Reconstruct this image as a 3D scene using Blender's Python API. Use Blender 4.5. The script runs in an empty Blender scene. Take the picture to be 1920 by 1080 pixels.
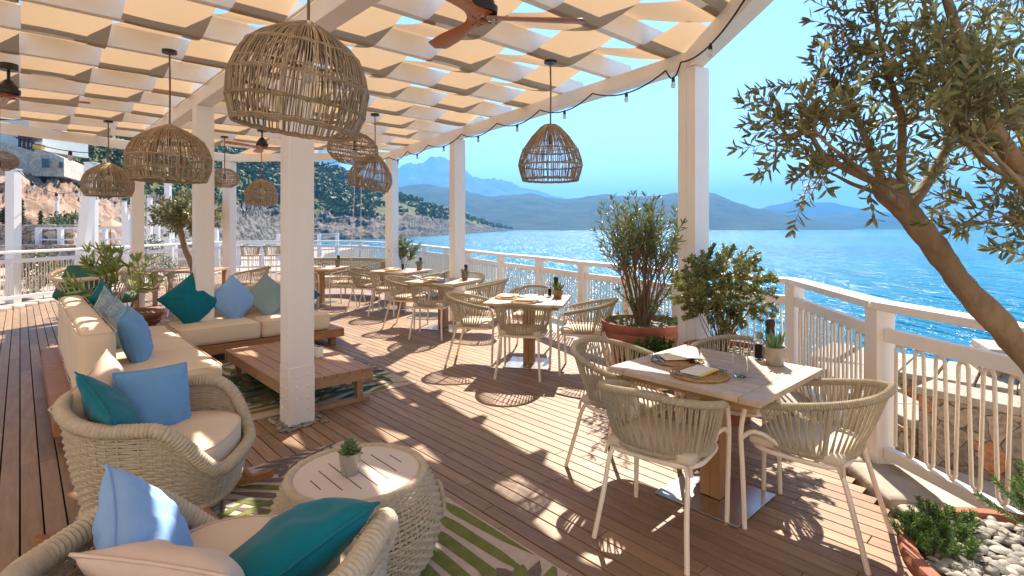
import bpy, math, random
from math import sin, cos, pi, radians, atan2, sqrt
from mathutils import Vector as V, Matrix, noise
random.seed(7)
SC = bpy.context.scene
COL = SC.collection

# ------------------------------------------------------------------ camera, sky, sun
CAMH = 1.57
cam = bpy.data.cameras.new('camera'); cam_o = bpy.data.objects.new('camera', cam); COL.objects.link(cam_o)
cam.sensor_width = 36; cam.lens = 18.75; cam.shift_y = -0.0586
cam.clip_start = 0.05; cam.clip_end = 40000
cam_o.location = (0, 0, CAMH); cam_o.rotation_euler = (pi/2, 0, 0)
SC.camera = cam_o
SC.render.resolution_x = 1024; SC.render.resolution_y = 576
SUN_AZ, SUN_EL = radians(12), radians(46)
W = bpy.data.worlds.new('World'); SC.world = W; W.use_nodes = True
wn = W.node_tree; bg = wn.nodes['Background']
sky = wn.nodes.new('ShaderNodeTexSky'); sky.sky_type = 'NISHITA'; sky.sun_disc = False
sky.sun_elevation = SUN_EL; sky.sun_rotation = SUN_AZ
sky.air_density = 1.0; sky.dust_density = 0.1; sky.ozone_density = 1.5; sky.altitude = 10
tint = wn.nodes.new('ShaderNodeVectorMath'); tint.operation = 'MULTIPLY'; tint.inputs[1].default_value = (0.90, 0.965, 1.0)
wn.links.new(sky.outputs[0], tint.inputs[0]); wn.links.new(tint.outputs[0], bg.inputs[0]); bg.inputs[1].default_value = 0.074
sl = bpy.data.lights.new('sun', 'SUN'); sl.energy = 3.9; sl.angle = radians(0.53); sl.color = (1, 0.90, 0.76)
so = bpy.data.objects.new('sun', sl); COL.objects.link(so)
sv = V((sin(SUN_AZ)*cos(SUN_EL), cos(SUN_AZ)*cos(SUN_EL), sin(SUN_EL)))
so.rotation_euler = sv.to_track_quat('Z', 'Y').to_euler(); so.location = (10, 30, 40)
vs = SC.view_settings; vs.view_transform = 'Standard'; vs.look = 'None'; vs.gamma = 1; vs.exposure = 1.9
cy = SC.cycles
cy.use_denoising = True; cy.max_bounces = 8; cy.diffuse_bounces = 6; cy.glossy_bounces = 3
cy.transmission_bounces = 5; cy.transparent_max_bounces = 6; cy.volume_bounces = 0
cy.caustics_reflective = False; cy.caustics_refractive = False; cy.sample_clamp_indirect = 4

# ------------------------------------------------------------------ frame of the deck: u runs along the planks, v across them
UX, UY = -0.678, 0.735
def D(u, v, z=0.0): return V((UX*u + UY*v, UY*u - UX*v, z))
RU = atan2(UY, UX)          # heading of u
RV = RU - pi/2              # heading of v

# ------------------------------------------------------------------ materials
MATS = {}
def mat(name, col, rough=0.6, rot=0.0, var=0.0, vscale=6.0, bump=0.0, bscale=60.0, spec=0.4, col2=None, stretch=None, metal=0.0, trans=0.0, island=0.0, detail=6.0, sheen=0.0, tcol=None):
    m = bpy.data.materials.new(name); m.use_nodes = True; MATS[name] = m
    n = m.node_tree.nodes; l = m.node_tree.links; p = n['Principled BSDF']
    p.inputs['Roughness'].default_value = rough; p.inputs['Specular IOR Level'].default_value = spec
    p.inputs['Metallic'].default_value = metal
    if sheen: p.inputs['Sheen Weight'].default_value = sheen
    tc = n.new('ShaderNodeTexCoord'); vec = tc.outputs['Object']
    if rot:
        m0 = n.new('ShaderNodeMapping'); m0.inputs['Rotation'].default_value = (0, 0, -rot); l.new(vec, m0.inputs[0]); vec = m0.outputs[0]
    if stretch:
        mp = n.new('ShaderNodeMapping'); mp.inputs['Scale'].default_value = stretch
        l.new(vec, mp.inputs[0]); vec = mp.outputs[0]
    c = None
    if var or col2:
        t = n.new('ShaderNodeTexNoise'); t.inputs['Scale'].default_value = vscale; t.inputs['Detail'].default_value = detail
        t.inputs['Roughness'].default_value = 0.65
        l.new(vec, t.inputs['Vector'])
        r = n.new('ShaderNodeValToRGB')
        a = col2 if col2 else tuple(x*(1-var) for x in col); b = col if col2 else tuple(min(1, x*(1+var)) for x in col)
        r.color_ramp.elements[0].position = 0.32; r.color_ramp.elements[1].position = 0.68
        r.color_ramp.elements[0].color = (*a, 1); r.color_ramp.elements[1].color = (*b, 1)
        l.new(t.outputs['Fac'], r.inputs[0]); c = r.outputs[0]
    if island:
        g = n.new('ShaderNodeNewGeometry'); mr = n.new('ShaderNodeMapRange')
        mr.inputs['To Min'].default_value = 1-island; mr.inputs['To Max'].default_value = 1+island
        l.new(g.outputs['Random Per Island'], mr.inputs['Value'])
        mx = n.new('ShaderNodeVectorMath'); mx.operation = 'SCALE'
        if c: l.new(c, mx.inputs[0])
        else: mx.inputs[0].default_value = col
        l.new(mr.outputs[0], mx.inputs['Scale']); c = mx.outputs[0]
    if c: l.new(c, p.inputs['Base Color'])
    else: p.inputs['Base Color'].default_value = (*col, 1)
    if bump:
        t2 = n.new('ShaderNodeTexNoise'); t2.inputs['Scale'].default_value = bscale; t2.inputs['Detail'].default_value = 4
        l.new(vec, t2.inputs['Vector'])
        bp = n.new('ShaderNodeBump'); bp.inputs['Strength'].default_value = bump; bp.inputs['Distance'].default_value = 0.01
        l.new(t2.outputs['Fac'], bp.inputs['Height']); l.new(bp.outputs[0], p.inputs['Normal'])
    if trans:
        tr = n.new('ShaderNodeBsdfTranslucent'); mx2 = n.new('ShaderNodeMixShader'); mx2.inputs[0].default_value = trans
        if tcol: tr.inputs[0].default_value = (*tcol, 1)
        elif c: l.new(c, tr.inputs[0])
        else: tr.inputs[0].default_value = (*col, 1)
        l.new(p.outputs[0], mx2.inputs[1]); l.new(tr.outputs[0], mx2.inputs[2]); l.new(mx2.outputs[0], n['Material Output'].inputs[0])
    return m
mat('white_paint', (0.86, 0.80, 0.73), 0.42, var=0.035, vscale=2.5, bump=0.10, bscale=30, stretch=(1, 1, 0.15))
mat('white_beam', (0.86, 0.80, 0.73), 0.45, var=0.04, vscale=3, bump=0.08, bscale=40)
mat('white_tube', (0.82, 0.71, 0.58), 0.38, var=0.03)
mat('canvas', (0.80, 0.68, 0.55), 0.9, var=0.04, vscale=3, bump=0.15, bscale=300, spec=0.1, trans=0.62, tcol=(0.36, 0.24, 0.135))
mat('deck_wood', (0.345, 0.217, 0.125), 0.50, rot=RU, col2=(0.225, 0.137, 0.077), vscale=9, stretch=(.35, 3.2, 1), bump=0.15, bscale=60, spec=0.35, island=0.2)
mat('gap_shade', (0.02, 0.014, 0.01), 0.9)
mat('teak', (0.42, 0.20, 0.075), 0.5, col2=(0.30, 0.13, 0.05), vscale=9, stretch=(1, 1, 1), bump=0.08, bscale=60, island=0.12)
mat('teak_grey', (0.44, 0.26, 0.15), 0.55, col2=(0.34, 0.19, 0.105), vscale=12, bump=0.1, bscale=80, island=0.12)
mat('table_wood', (0.56, 0.42, 0.29), 0.5, col2=(0.46, 0.33, 0.22), vscale=10, bump=0.08, bscale=80, island=0.1)
mat('pedestal_wood', (0.45, 0.25, 0.11), 0.5, col2=(0.36, 0.19, 0.08), vscale=8, bump=0.06, bscale=60)
mat('steel', (0.62, 0.62, 0.62), 0.22, metal=1.0, var=0.05)
mat('rope', (0.47, 0.40, 0.285), 0.8, col2=(0.37, 0.31, 0.215), vscale=45, bump=0.3, bscale=350, spec=0.2)
mat('rope_wicker', (0.58, 0.49, 0.36), 0.75, col2=(0.46, 0.38, 0.27), vscale=35, bump=0.25, bscale=300, spec=0.25)
mat('rope_cream', (0.78, 0.67, 0.52), 0.75, var=0.08, vscale=40, bump=0.3, bscale=350)
mat('rattan', (0.42, 0.315, 0.205), 0.6, col2=(0.25, 0.18, 0.11), vscale=20, island=0.35, spec=0.3)
mat('rattan_honey', (0.44, 0.315, 0.18), 0.55, col2=(0.28, 0.195, 0.105), vscale=20, island=0.3)
mat('cushion_cream', (0.78, 0.63, 0.44), 0.85, var=0.035, vscale=3, bump=0.12, bscale=220, spec=0.15, sheen=0.1)
mat('cushion_taupe', (0.68, 0.53, 0.43), 0.9, var=0.04, vscale=5, bump=0.2, bscale=250, spec=0.1)
mat('cushion_seat', (0.76, 0.61, 0.45), 0.9, var=0.035, vscale=5, bump=0.15, bscale=250, spec=0.1)
mat('pad', (0.62, 0.52, 0.40), 0.85, var=0.03, bump=0.1, bscale=200, spec=0.15)
mat('teal', (0.002, 0.15, 0.20), 0.8, var=0.10, vscale=5, bump=0.12, bscale=200, spec=0.15, sheen=0.15)
mat('sky_blue', (0.24, 0.42, 0.70), 0.85, var=0.07, vscale=5, bump=0.12, bscale=200, spec=0.1, sheen=0.15)
mat('blue', (0.165, 0.36, 0.61), 0.85, var=0.07, vscale=5, bump=0.12, bscale=200, spec=0.1, sheen=0.1)
mat('pale_print', (0.50, 0.55, 0.52), 0.9, col2=(0.14, 0.30, 0.36), vscale=11, bump=0.1, bscale=200)
mat('green_canvas', (0.035, 0.12, 0.05), 0.8, var=0.12, vscale=4, bump=0.1, bscale=150)
mat('side_top', (0.68, 0.575, 0.48), 0.5, var=0.02, vscale=4)
mat('slot_shade', (0.06, 0.045, 0.035), 0.8)
mat('black_metal', (0.02, 0.018, 0.017), 0.4)
mat('fan_wood', (0.50, 0.165, 0.055), 0.35, col2=(0.36, 0.11, 0.04), vscale=7, stretch=(1, 5, 1), spec=0.5)
mat('cable', (0.015, 0.014, 0.013), 0.6)
mat('terracotta', (0.36, 0.135, 0.08), 0.85, col2=(0.28, 0.10, 0.06), vscale=8, bump=0.25, bscale=60)
mat('soil', (0.22, 0.17, 0.125), 0.95, col2=(0.09, 0.065, 0.045), vscale=60, bump=1.0, bscale=70)
mat('pebble', (0.31, 0.285, 0.245), 0.75, col2=(0.18, 0.165, 0.14), vscale=14, bump=0.15, bscale=80, island=0.5)
mat('bark', (0.30, 0.195, 0.11), 0.9, col2=(0.17, 0.11, 0.062), vscale=10, bump=0.9, bscale=22, stretch=(1, 1, 0.4))
mat('twig', (0.20, 0.125, 0.075), 0.85, var=0.2, vscale=10)
mat('leaf_olive', (0.27, 0.25, 0.10), 0.36, col2=(0.15, 0.155, 0.055), vscale=4, trans=0.35, island=0.35, spec=0.5)
mat('leaf_oleander', (0.20, 0.23, 0.085), 0.42, col2=(0.12, 0.15, 0.05), vscale=4, trans=0.25, island=0.35)
mat('leaf_bush', (0.30, 0.29, 0.085), 0.5, col2=(0.14, 0.16, 0.045), vscale=5, trans=0.25, island=0.45)
mat('leaf_green', (0.075, 0.16, 0.025), 0.45, col2=(0.04, 0.09, 0.015), vscale=6, trans=0.2, island=0.35)
mat('leaf_herb', (0.13, 0.22, 0.05), 0.55, col2=(0.08, 0.14, 0.03), vscale=6, trans=0.2, island=0.35)
mat('leaf_fresh', (0.40, 0.46, 0.12), 0.45, col2=(0.24, 0.30, 0.07), vscale=5, trans=0.3, island=0.3)
mat('leaf_grey', (0.19, 0.22, 0.11), 0.55, col2=(0.10, 0.13, 0.055), vscale=6, trans=0.2, island=0.35)
mat('succulent', (0.16, 0.24, 0.10), 0.45, col2=(0.10, 0.16, 0.06), vscale=20, island=0.25)
mat('pot_glaze', (0.33, 0.36, 0.31), 0.2, col2=(0.34, 0.24, 0.2), vscale=6, spec=0.6)
mat('pot_brown', (0.22, 0.13, 0.09), 0.35, var=0.15, vscale=9)
mat('mat_straw', (0.50, 0.29, 0.11), 0.8, col2=(0.32, 0.17, 0.06), vscale=60, bump=0.5, bscale=120)
mat('napkin', (0.80, 0.70, 0.52), 0.9, var=0.02, bump=0.05, bscale=200)
mat('napkin_trim', (0.80, 0.52, 0.10), 0.9)
mat('cutlery', (0.22, 0.42, 0.50), 0.25, metal=0.7)
mat('pepper', (0.03, 0.02, 0.015), 0.6)
mat('rug_base', (0.56, 0.47, 0.40), 0.95, var=0.08, vscale=30, bump=0.5, bscale=260, spec=0.05)
mat('rug_green', (0.23, 0.25, 0.085), 0.95, col2=(0.155, 0.175, 0.055), vscale=18, bump=0.5, bscale=260, spec=0.05)
mat('rug_dark', (0.19, 0.15, 0.135), 0.95, var=0.12, vscale=18, bump=0.5, bscale=260, spec=0.05)
mat('rug_teal', (0.06, 0.19, 0.14), 0.95, col2=(0.02, 0.07, 0.06), vscale=5, bump=0.5, bscale=260, spec=0.05)
mat('kerb_stone', (0.44, 0.38, 0.31), 0.85, col2=(0.27, 0.225, 0.18), vscale=3.5, bump=0.7, bscale=14)
mat('path_stone', (0.52, 0.45, 0.37), 0.85, col2=(0.38, 0.32, 0.26), vscale=4, bump=0.4, bscale=20)
mat('terrace_floor', (0.48, 0.36, 0.29), 0.8, col2=(0.40, 0.29, 0.23), vscale=3)
mat('far_white', (0.78, 0.76, 0.72), 0.6, var=0.03)
mat('parasol', (0.66, 0.50, 0.33), 0.9, trans=0.4)
mat('render_wall', (0.78, 0.70, 0.60), 0.9, var=0.06, vscale=1)
mat('roof_timber', (0.10, 0.05, 0.035), 0.8)
mat('window_dark', (0.05, 0.07, 0.09), 0.1, spec=0.6)
mat('mustard', (0.55, 0.35, 0.07), 0.8)
mat('cypress', (0.035, 0.06, 0.02), 0.8, island=0.3)
mat('far_leaf', (0.15, 0.175, 0.045), 0.75, col2=(0.07, 0.09, 0.02), vscale=0.12, island=0.5)

def glassmat():
    m = bpy.data.materials.new('clear_glass'); m.use_nodes = True; n = m.node_tree.nodes; l = m.node_tree.links
    p = n['Principled BSDF']; p.inputs['Base Color'].default_value = (0.96, 0.98, 0.98, 1)
    p.inputs['Roughness'].default_value = 0.02; p.inputs['Transmission Weight'].default_value = 1; p.inputs['IOR'].default_value = 1.12
    MATS['clear_glass'] = m
    m2 = bpy.data.materials.new('bulb_glass'); m2.use_nodes = True; p = m2.node_tree.nodes['Principled BSDF']
    p.inputs['Base Color'].default_value = (0.85, 0.82, 0.76, 1); p.inputs['Roughness'].default_value = 0.15
    p.inputs['Transmission Weight'].default_value = 0.45; p.inputs['IOR'].default_value = 1.2; MATS['bulb_glass'] = m2
glassmat()

def stonemat(name, scale, cols, mortar, edge=0.06):
    m = bpy.data.materials.new(name); m.use_nodes = True; n = m.node_tree.nodes; l = m.node_tree.links; MATS[name] = m
    p = n['Principled BSDF']; p.inputs['Roughness'].default_value = 0.9; p.inputs['Specular IOR Level'].default_value = 0.2
    tc = n.new('ShaderNodeTexCoord'); ns = n.new('ShaderNodeTexNoise'); ns.inputs['Scale'].default_value = scale*0.8
    l.new(tc.outputs['Object'], ns.inputs['Vector'])
    mv = n.new('ShaderNodeVectorMath'); mv.operation = 'MULTIPLY_ADD'; mv.inputs[1].default_value = (1.35/scale,)*3
    l.new(ns.outputs['Color'], mv.inputs[0]); l.new(tc.outputs['Object'], mv.inputs[2])
    vo = n.new('ShaderNodeTexVoronoi'); vo.inputs['Scale'].default_value = scale; l.new(mv.outputs[0], vo.inputs['Vector'])
    ve = n.new('ShaderNodeTexVoronoi'); ve.feature = 'DISTANCE_TO_EDGE'; ve.inputs['Scale'].default_value = scale; l.new(mv.outputs[0], ve.inputs['Vector'])
    sp = n.new('ShaderNodeSeparateColor'); l.new(vo.outputs['Color'], sp.inputs[0])
    r = n.new('ShaderNodeValToRGB'); r.color_ramp.interpolation = 'CONSTANT'
    for i, c in enumerate(cols):
        e = r.color_ramp.elements[i] if i < 2 else r.color_ramp.elements.new(0.5)
    for i, c in enumerate(cols):
        r.color_ramp.elements[i].position = i/len(cols); 
    for i, c in enumerate(cols): r.color_ramp.elements[i].color = (*c, 1)
    l.new(sp.outputs[0], r.inputs[0])
    n2 = n.new('ShaderNodeTexNoise'); n2.inputs['Scale'].default_value = scale*5; n2.inputs['Detail'].default_value = 6; l.new(tc.outputs['Object'], n2.inputs['Vector'])
    mm = n.new('ShaderNodeMix'); mm.data_type = 'RGBA'; mm.blend_type = 'OVERLAY'; mm.inputs[0].default_value = 0.85
    l.new(r.outputs[0], mm.inputs[6]); l.new(n2.outputs['Fac'], mm.inputs[7])
    st = n.new('ShaderNodeMapRange'); st.inputs['From Min'].default_value = edge*0.4; st.inputs['From Max'].default_value = edge
    l.new(ve.outputs['Distance'], st.inputs['Value'])
    mo = n.new('ShaderNodeMix'); mo.data_type = 'RGBA'; mo.inputs[6].default_value = (*mortar, 1)
    l.new(st.outputs[0], mo.inputs[0]); l.new(mm.outputs[2], mo.inputs[7]); l.new(mo.outputs[2], p.inputs['Base Color'])
    ad = n.new('ShaderNodeMath'); ad.operation = 'MULTIPLY_ADD'; ad.inputs[1].default_value = 0.3
    l.new(n2.outputs['Fac'], ad.inputs[0]); l.new(st.outputs[0], ad.inputs[2])
    bp = n.new('ShaderNodeBump'); bp.inputs['Strength'].default_value = 0.8; bp.inputs['Distance'].default_value = 0.12/scale
    l.new(ad.outputs[0], bp.inputs['Height']); l.new(bp.outputs[0], p.inputs['Normal'])
stonemat('stone_rubble', 7.0, [(0.26, 0.20, 0.15), (0.33, 0.255, 0.19), (0.40, 0.19, 0.10), (0.26, 0.205, 0.16), (0.40, 0.30, 0.20), (0.21, 0.165, 0.13), (0.31, 0.215, 0.145), (0.28, 0.22, 0.175)], (0.12, 0.095, 0.078), 0.022)
stonemat('stone_pale', 2.6, [(0.42, 0.34, 0.26), (0.50, 0.36, 0.24), (0.36, 0.30, 0.25), (0.55, 0.46, 0.37), (0.44, 0.27, 0.17)], (0.14, 0.11, 0.09), 0.05)
stonemat('stone_house', 3.5, [(0.60, 0.50, 0.39), (0.66, 0.56, 0.44), (0.52, 0.44, 0.34), (0.70, 0.60, 0.49)], (0.34, 0.30, 0.25), 0.04)

# ------------------------------------------------------------------ mesh builder
class MB:
    def __init__(s): s.v = []; s.f = []; s.m = []; s.mi = 0
    def add(s, vs, fs):
        o = len(s.v); s.v.extend(tuple(x) for x in vs)
        for q in fs: s.f.append(tuple(o+i for i in q)); s.m.append(s.mi)
    def box(s, c, d, rz=0.0, M=None):
        hx, hy, hz = d[0]/2, d[1]/2, d[2]/2; c = V(c); R = M if M else Matrix.Rotation(rz, 3, 'Z')
        P = [c + R @ V((x*hx, y*hy, z*hz)) for z in (-1, 1) for y in (-1, 1) for x in (-1, 1)]
        s.add(P, [(0, 2, 3, 1), (4, 5, 7, 6), (0, 1, 5, 4), (2, 6, 7, 3), (0, 4, 6, 2), (1, 3, 7, 5)])
    def bar(s, p, q, w, h):
        p, q = V(p), V(q); x = (q-p).normalized(); up = V((0, 0, 1)) if abs(x.z) < 0.95 else V((0, 1, 0))
        y = up.cross(x).normalized(); z = x.cross(y)
        M = Matrix((x, y, z)).transposed(); s.box((p+q)/2, ((q-p).length, w, h), M=M)
    def tube(s, pts, r, n=6, closed=False, cap=True):
        pts = [V(p) for p in pts]; N = len(pts)
        if N < 2: return
        rs = r if isinstance(r, (list, tuple)) else [r]*N
        t0 = (pts[1]-pts[0]).normalized(); a = t0.orthogonal().normalized(); vs = []
        prev = t0
        for i, p in enumerate(pts):
            if closed: t = pts[(i+1) % N]-pts[i-1]
            else: t = pts[min(i+1, N-1)]-pts[max(i-1, 0)]
            if t.length < 1e-9: t = prev.copy()
            t.normalize()
            a = a - t*a.dot(t)
            if a.length < 1e-6: a = t.orthogonal()
            a.normalize(); b = t.cross(a); prev = t
            for k in range(n):
                an = 2*pi*k/n; vs.append(p + (a*cos(an)+b*sin(an))*rs[i])
        fs = []
        for i in range(N if closed else N-1):
            j = (i+1) % N
            for k in range(n): fs.append((i*n+k, i*n+(k+1) % n, j*n+(k+1) % n, j*n+k))
        if cap and not closed:
            fs.append(tuple(range(n-1, -1, -1))); fs.append(tuple((N-1)*n+k for k in range(n)))
        s.add(vs, fs)
    def lathe(s, prof, n=32, c=(0, 0, 0), sx=1.0, sy=1.0, cap=True):
        c = V(c); vs = []; fs = []; N = len(prof)
        for r, z in prof:
            for k in range(n):
                a = 2*pi*k/n; vs.append(c+V((r*cos(a)*sx, r*sin(a)*sy, z)))
        for i in range(N-1):
            for k in range(n): fs.append((i*n+k, i*n+(k+1) % n, (i+1)*n+(k+1) % n, (i+1)*n+k))
        if cap:
            fs.append(tuple(range(n-1, -1, -1))); fs.append(tuple((N-1)*n+k for k in range(n)))
        s.add(vs, fs)
    def prism(s, poly, z0, z1):
        n = len(poly); vs = [(p[0], p[1], z0) for p in poly]+[(p[0], p[1], z1) for p in poly]
        fs = [tuple(range(n-1, -1, -1)), tuple(range(n, 2*n))]+[(i, (i+1) % n, n+(i+1) % n, n+i) for i in range(n)]
        s.add(vs, fs)
    def rbox(s, d, r=0.04, n=8, M=None, bulge=0.0, bulge_side=0.0):
        h = V((d[0]/2, d[1]/2, d[2]/2)); M = M or Matrix.Identity(4); r = min(r, min(h)*0.98)
        def pt(p):
            q = V([max(-(h[i]-r), min(h[i]-r, p[i]*h[i])) for i in range(3)])
            e = V([p[i]*h[i] for i in range(3)])-q
            if e.length > 1e-9: e = e.normalized()*r
            w = q+e
            w.z += bulge*(1-p.x**2)*(1-p.y**2)*(1 if p.z > 0 else -0.3)*abs(p.z)
            w.x += bulge_side*(1-p.z**2)*(1-p.y**2)*p.x; w.y += bulge_side*(1-p.z**2)*(1-p.x**2)*p.y
            return M @ w
        g = []
        for i in range(n+1):          # clustered so the rounded rims get the samples
            x = -1+2*i/n; g.append(math.copysign(abs(x)**0.45, x) if n > 3 else x)
        for ax in range(3):
            for sg in (-1, 1):
                vs = []; fs = []
                for i in range(n+1):
                    for j in range(n+1):
                        p = [0, 0, 0]; p[ax] = sg; p[(ax+1) % 3] = g[i]; p[(ax+2) % 3] = g[j]; vs.append(pt(V(p)))
                for i in range(n):
                    for j in range(n):
                        q = (i*(n+1)+j, (i+1)*(n+1)+j, (i+1)*(n+1)+j+1, i*(n+1)+j+1); fs.append(q if sg > 0 else q[::-1])
                s.add(vs, fs)
    def leaf(s, p, d, L, w, up=None, curl=0.15):
        d = d.normalized(); up = up or V((0, 0, 1)); side = d.cross(up)
        if side.length < 1e-4: side = V((1, 0, 0))
        side.normalize(); nn = side.cross(d)
        def q(a, b, c): return p+d*(a*L)+side*(b*w)+nn*(c*L)
        vs = [q(0, 0, 0), q(.3, -.42, curl*.3), q(.3, 0, curl*.1), q(.3, .42, curl*.3), q(.68, -.40, curl*.15), q(.68, 0, -curl*.1), q(.68, .40, curl*.15), q(1, 0, -curl*.9)]
        s.add(vs, [(0, 2, 1), (0, 3, 2), (1, 2, 5, 4), (2, 3, 6, 5), (4, 5, 7), (5, 6, 7)])
    def build(s, name, mats, parent=None, smooth=True, bevel=0.0, loc=None, rz=0.0, weld=False, angle=42):
        me = bpy.data.meshes.new(name); me.from_pydata(s.v, [], s.f)
        if isinstance(mats, str): mats = [mats]
        for k in mats: me.materials.append(MATS[k])
        if len(mats) > 1: me.polygons.foreach_set('material_index', s.m)
        if weld:
            import bmesh
            bm = bmesh.new(); bm.from_mesh(me); bmesh.ops.remove_doubles(bm, verts=bm.verts, dist=0.0006); bm.to_mesh(me); bm.free()
        if smooth:
            me.polygons.foreach_set('use_smooth', [True]*len(me.polygons)); me.set_sharp_from_angle(angle=radians(angle))
        me.update()
        o = bpy.data.objects.new(name, me); COL.objects.link(o)
        if parent: o.parent = parent
        if loc is not None: o.location = loc
        o.rotation_euler.z = rz
        if bevel:
            b = o.modifiers.new('bevel', 'BEVEL'); b.width = bevel; b.segments = 2; b.limit_method = 'ANGLE'; b.angle_limit = radians(50)
        return o
def tag(o, label, cat, group=None, kind=None):
    o['label'] = label; o['category'] = cat
    if group: o['group'] = group
    if kind: o['kind'] = kind
    return o
def thing(name, label, cat, loc=(0, 0, 0), rz=0.0, group=None):
    o = bpy.data.objects.new(name, None); COL.objects.link(o); o.empty_display_size = 0.1
    o.location = loc; o.rotation_euler.z = rz; return tag(o, label, cat, group)
def struct(o): o['kind'] = 'structure'; return o
def kids(o): return KIDS.get(o.name, [])
def dup(o, loc, rz, label):
    r = o.copy(); COL.objects.link(r); r.location = loc; r.rotation_euler.z = rz; r['label'] = label
    for c in list(o.children):
        c2 = c.copy(); COL.objects.link(c2); c2.parent = r
        for g in list(c.children):
            g2 = g.copy(); COL.objects.link(g2); g2.parent = c2
    return r
def sm(a, b, x):
    t = max(0.0, min(1.0, (x-a)/(b-a))); return t*t*(3-2*t)
def lerp(a, b, t): return a+(b-a)*t
def smooth_path(pts, k=6):
    pts = [V(p) for p in pts]; out = []
    for i in range(len(pts)-1):
        p0 = pts[max(i-1, 0)]; p1 = pts[i]; p2 = pts[i+1]; p3 = pts[min(i+2, len(pts)-1)]
        for j in range(k):
            t = j/k; out.append(0.5*((2*p1)+(p2-p0)*t+(2*p0-5*p1+4*p2-p3)*t*t+(3*p1-p0-3*p2+p3)*t**3))
    out.append(pts[-1]); return out
def rnd(a, b): return random.uniform(a, b)
def rdir():
    z = rnd(-1, 1); a = rnd(0, 2*pi); r = sqrt(1-z*z); return V((r*cos(a), r*sin(a), z))

# ------------------------------------------------------------------ SETTING: sea, land, hills
WAVE = 6.2
def sea():
    m = bpy.data.materials.new('sea_water'); m.use_nodes = True; n = m.node_tree.nodes; l = m.node_tree.links; MATS['sea_water'] = m
    p = n['Principled BSDF']; p.inputs['Roughness'].default_value = 0.19; p.inputs['IOR'].default_value = 1.33; p.inputs['Specular IOR Level'].default_value = 0.15
    tc = n.new('ShaderNodeTexCoord'); big = n.new('ShaderNodeTexNoise'); big.inputs['Scale'].default_value = 0.012; big.inputs['Detail'].default_value = 3
    l.new(tc.outputs['Object'], big.inputs['Vector'])
    r = n.new('ShaderNodeValToRGB'); r.color_ramp.elements[0].position = 0.35; r.color_ramp.elements[1].position = 0.65
    r.color_ramp.elements[0].color = (0.0, 0.135, 0.24, 1); r.color_ramp.elements[1].color = (0.0, 0.19, 0.29, 1)
    l.new(big.outputs['Fac'], r.inputs[0]); l.new(r.outputs[0], p.inputs['Base Color'])
    acc = None
    for k, (sx, sy, wgt) in enumerate(((16.0, 7.0, .34), (7.0, 1.3, .38), (2.6, .2, .38), (.8, .04, .10))):
        mp = n.new('ShaderNodeMapping'); mp.inputs['Scale'].default_value = (sx, sy, 1); mp.inputs['Location'].default_value = (k*7.3, k*3.1, 0); l.new(tc.outputs['Object'], mp.inputs[0])
        t = n.new('ShaderNodeTexNoise'); t.inputs['Scale'].default_value = 1; t.inputs['Detail'].default_value = 2; t.inputs['Roughness'].default_value = .6; l.new(mp.outputs[0], t.inputs['Vector'])
        v1 = n.new('ShaderNodeVectorMath'); v1.operation = 'SUBTRACT'; v1.inputs[1].default_value = (.5, .5, .5); l.new(t.outputs['Color'], v1.inputs[0])
        v2 = n.new('ShaderNodeVectorMath'); v2.operation = 'MULTIPLY'; v2.inputs[1].default_value = (wgt*WAVE, wgt*WAVE, 0); l.new(v1.outputs[0], v2.inputs[0])
        if acc is None: acc = v2.outputs[0]
        else:
            v3 = n.new('ShaderNodeVectorMath'); v3.operation = 'ADD'; l.new(acc, v3.inputs[0]); l.new(v2.outputs[0], v3.inputs[1]); acc = v3.outputs[0]
    v4 = n.new('ShaderNodeVectorMath'); v4.operation = 'ADD'; v4.inputs[1].default_value = (0, 0, 1); l.new(acc, v4.inputs[0])
    v5 = n.new('ShaderNodeVectorMath'); v5.operation = 'NORMALIZE'; l.new(v4.outputs[0], v5.inputs[0]); l.new(v5.outputs[0], p.inputs['Normal'])
    mb = MB(); N = 96; rad = [0.1, 30, 90, 250, 800, 3000, 7000]
    vs = [(r_*cos(2*pi*k/N), r_*sin(2*pi*k/N), -4.0) for r_ in rad for k in range(N)]
    fs = [(i*N+k, i*N+(k+1) % N, (i+1)*N+(k+1) % N, (i+1)*N+k) for i in range(len(rad)-1) for k in range(N)]
    mb.add(vs, fs); struct(mb.build('sea', 'sea_water', smooth=False))
sea()
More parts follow.
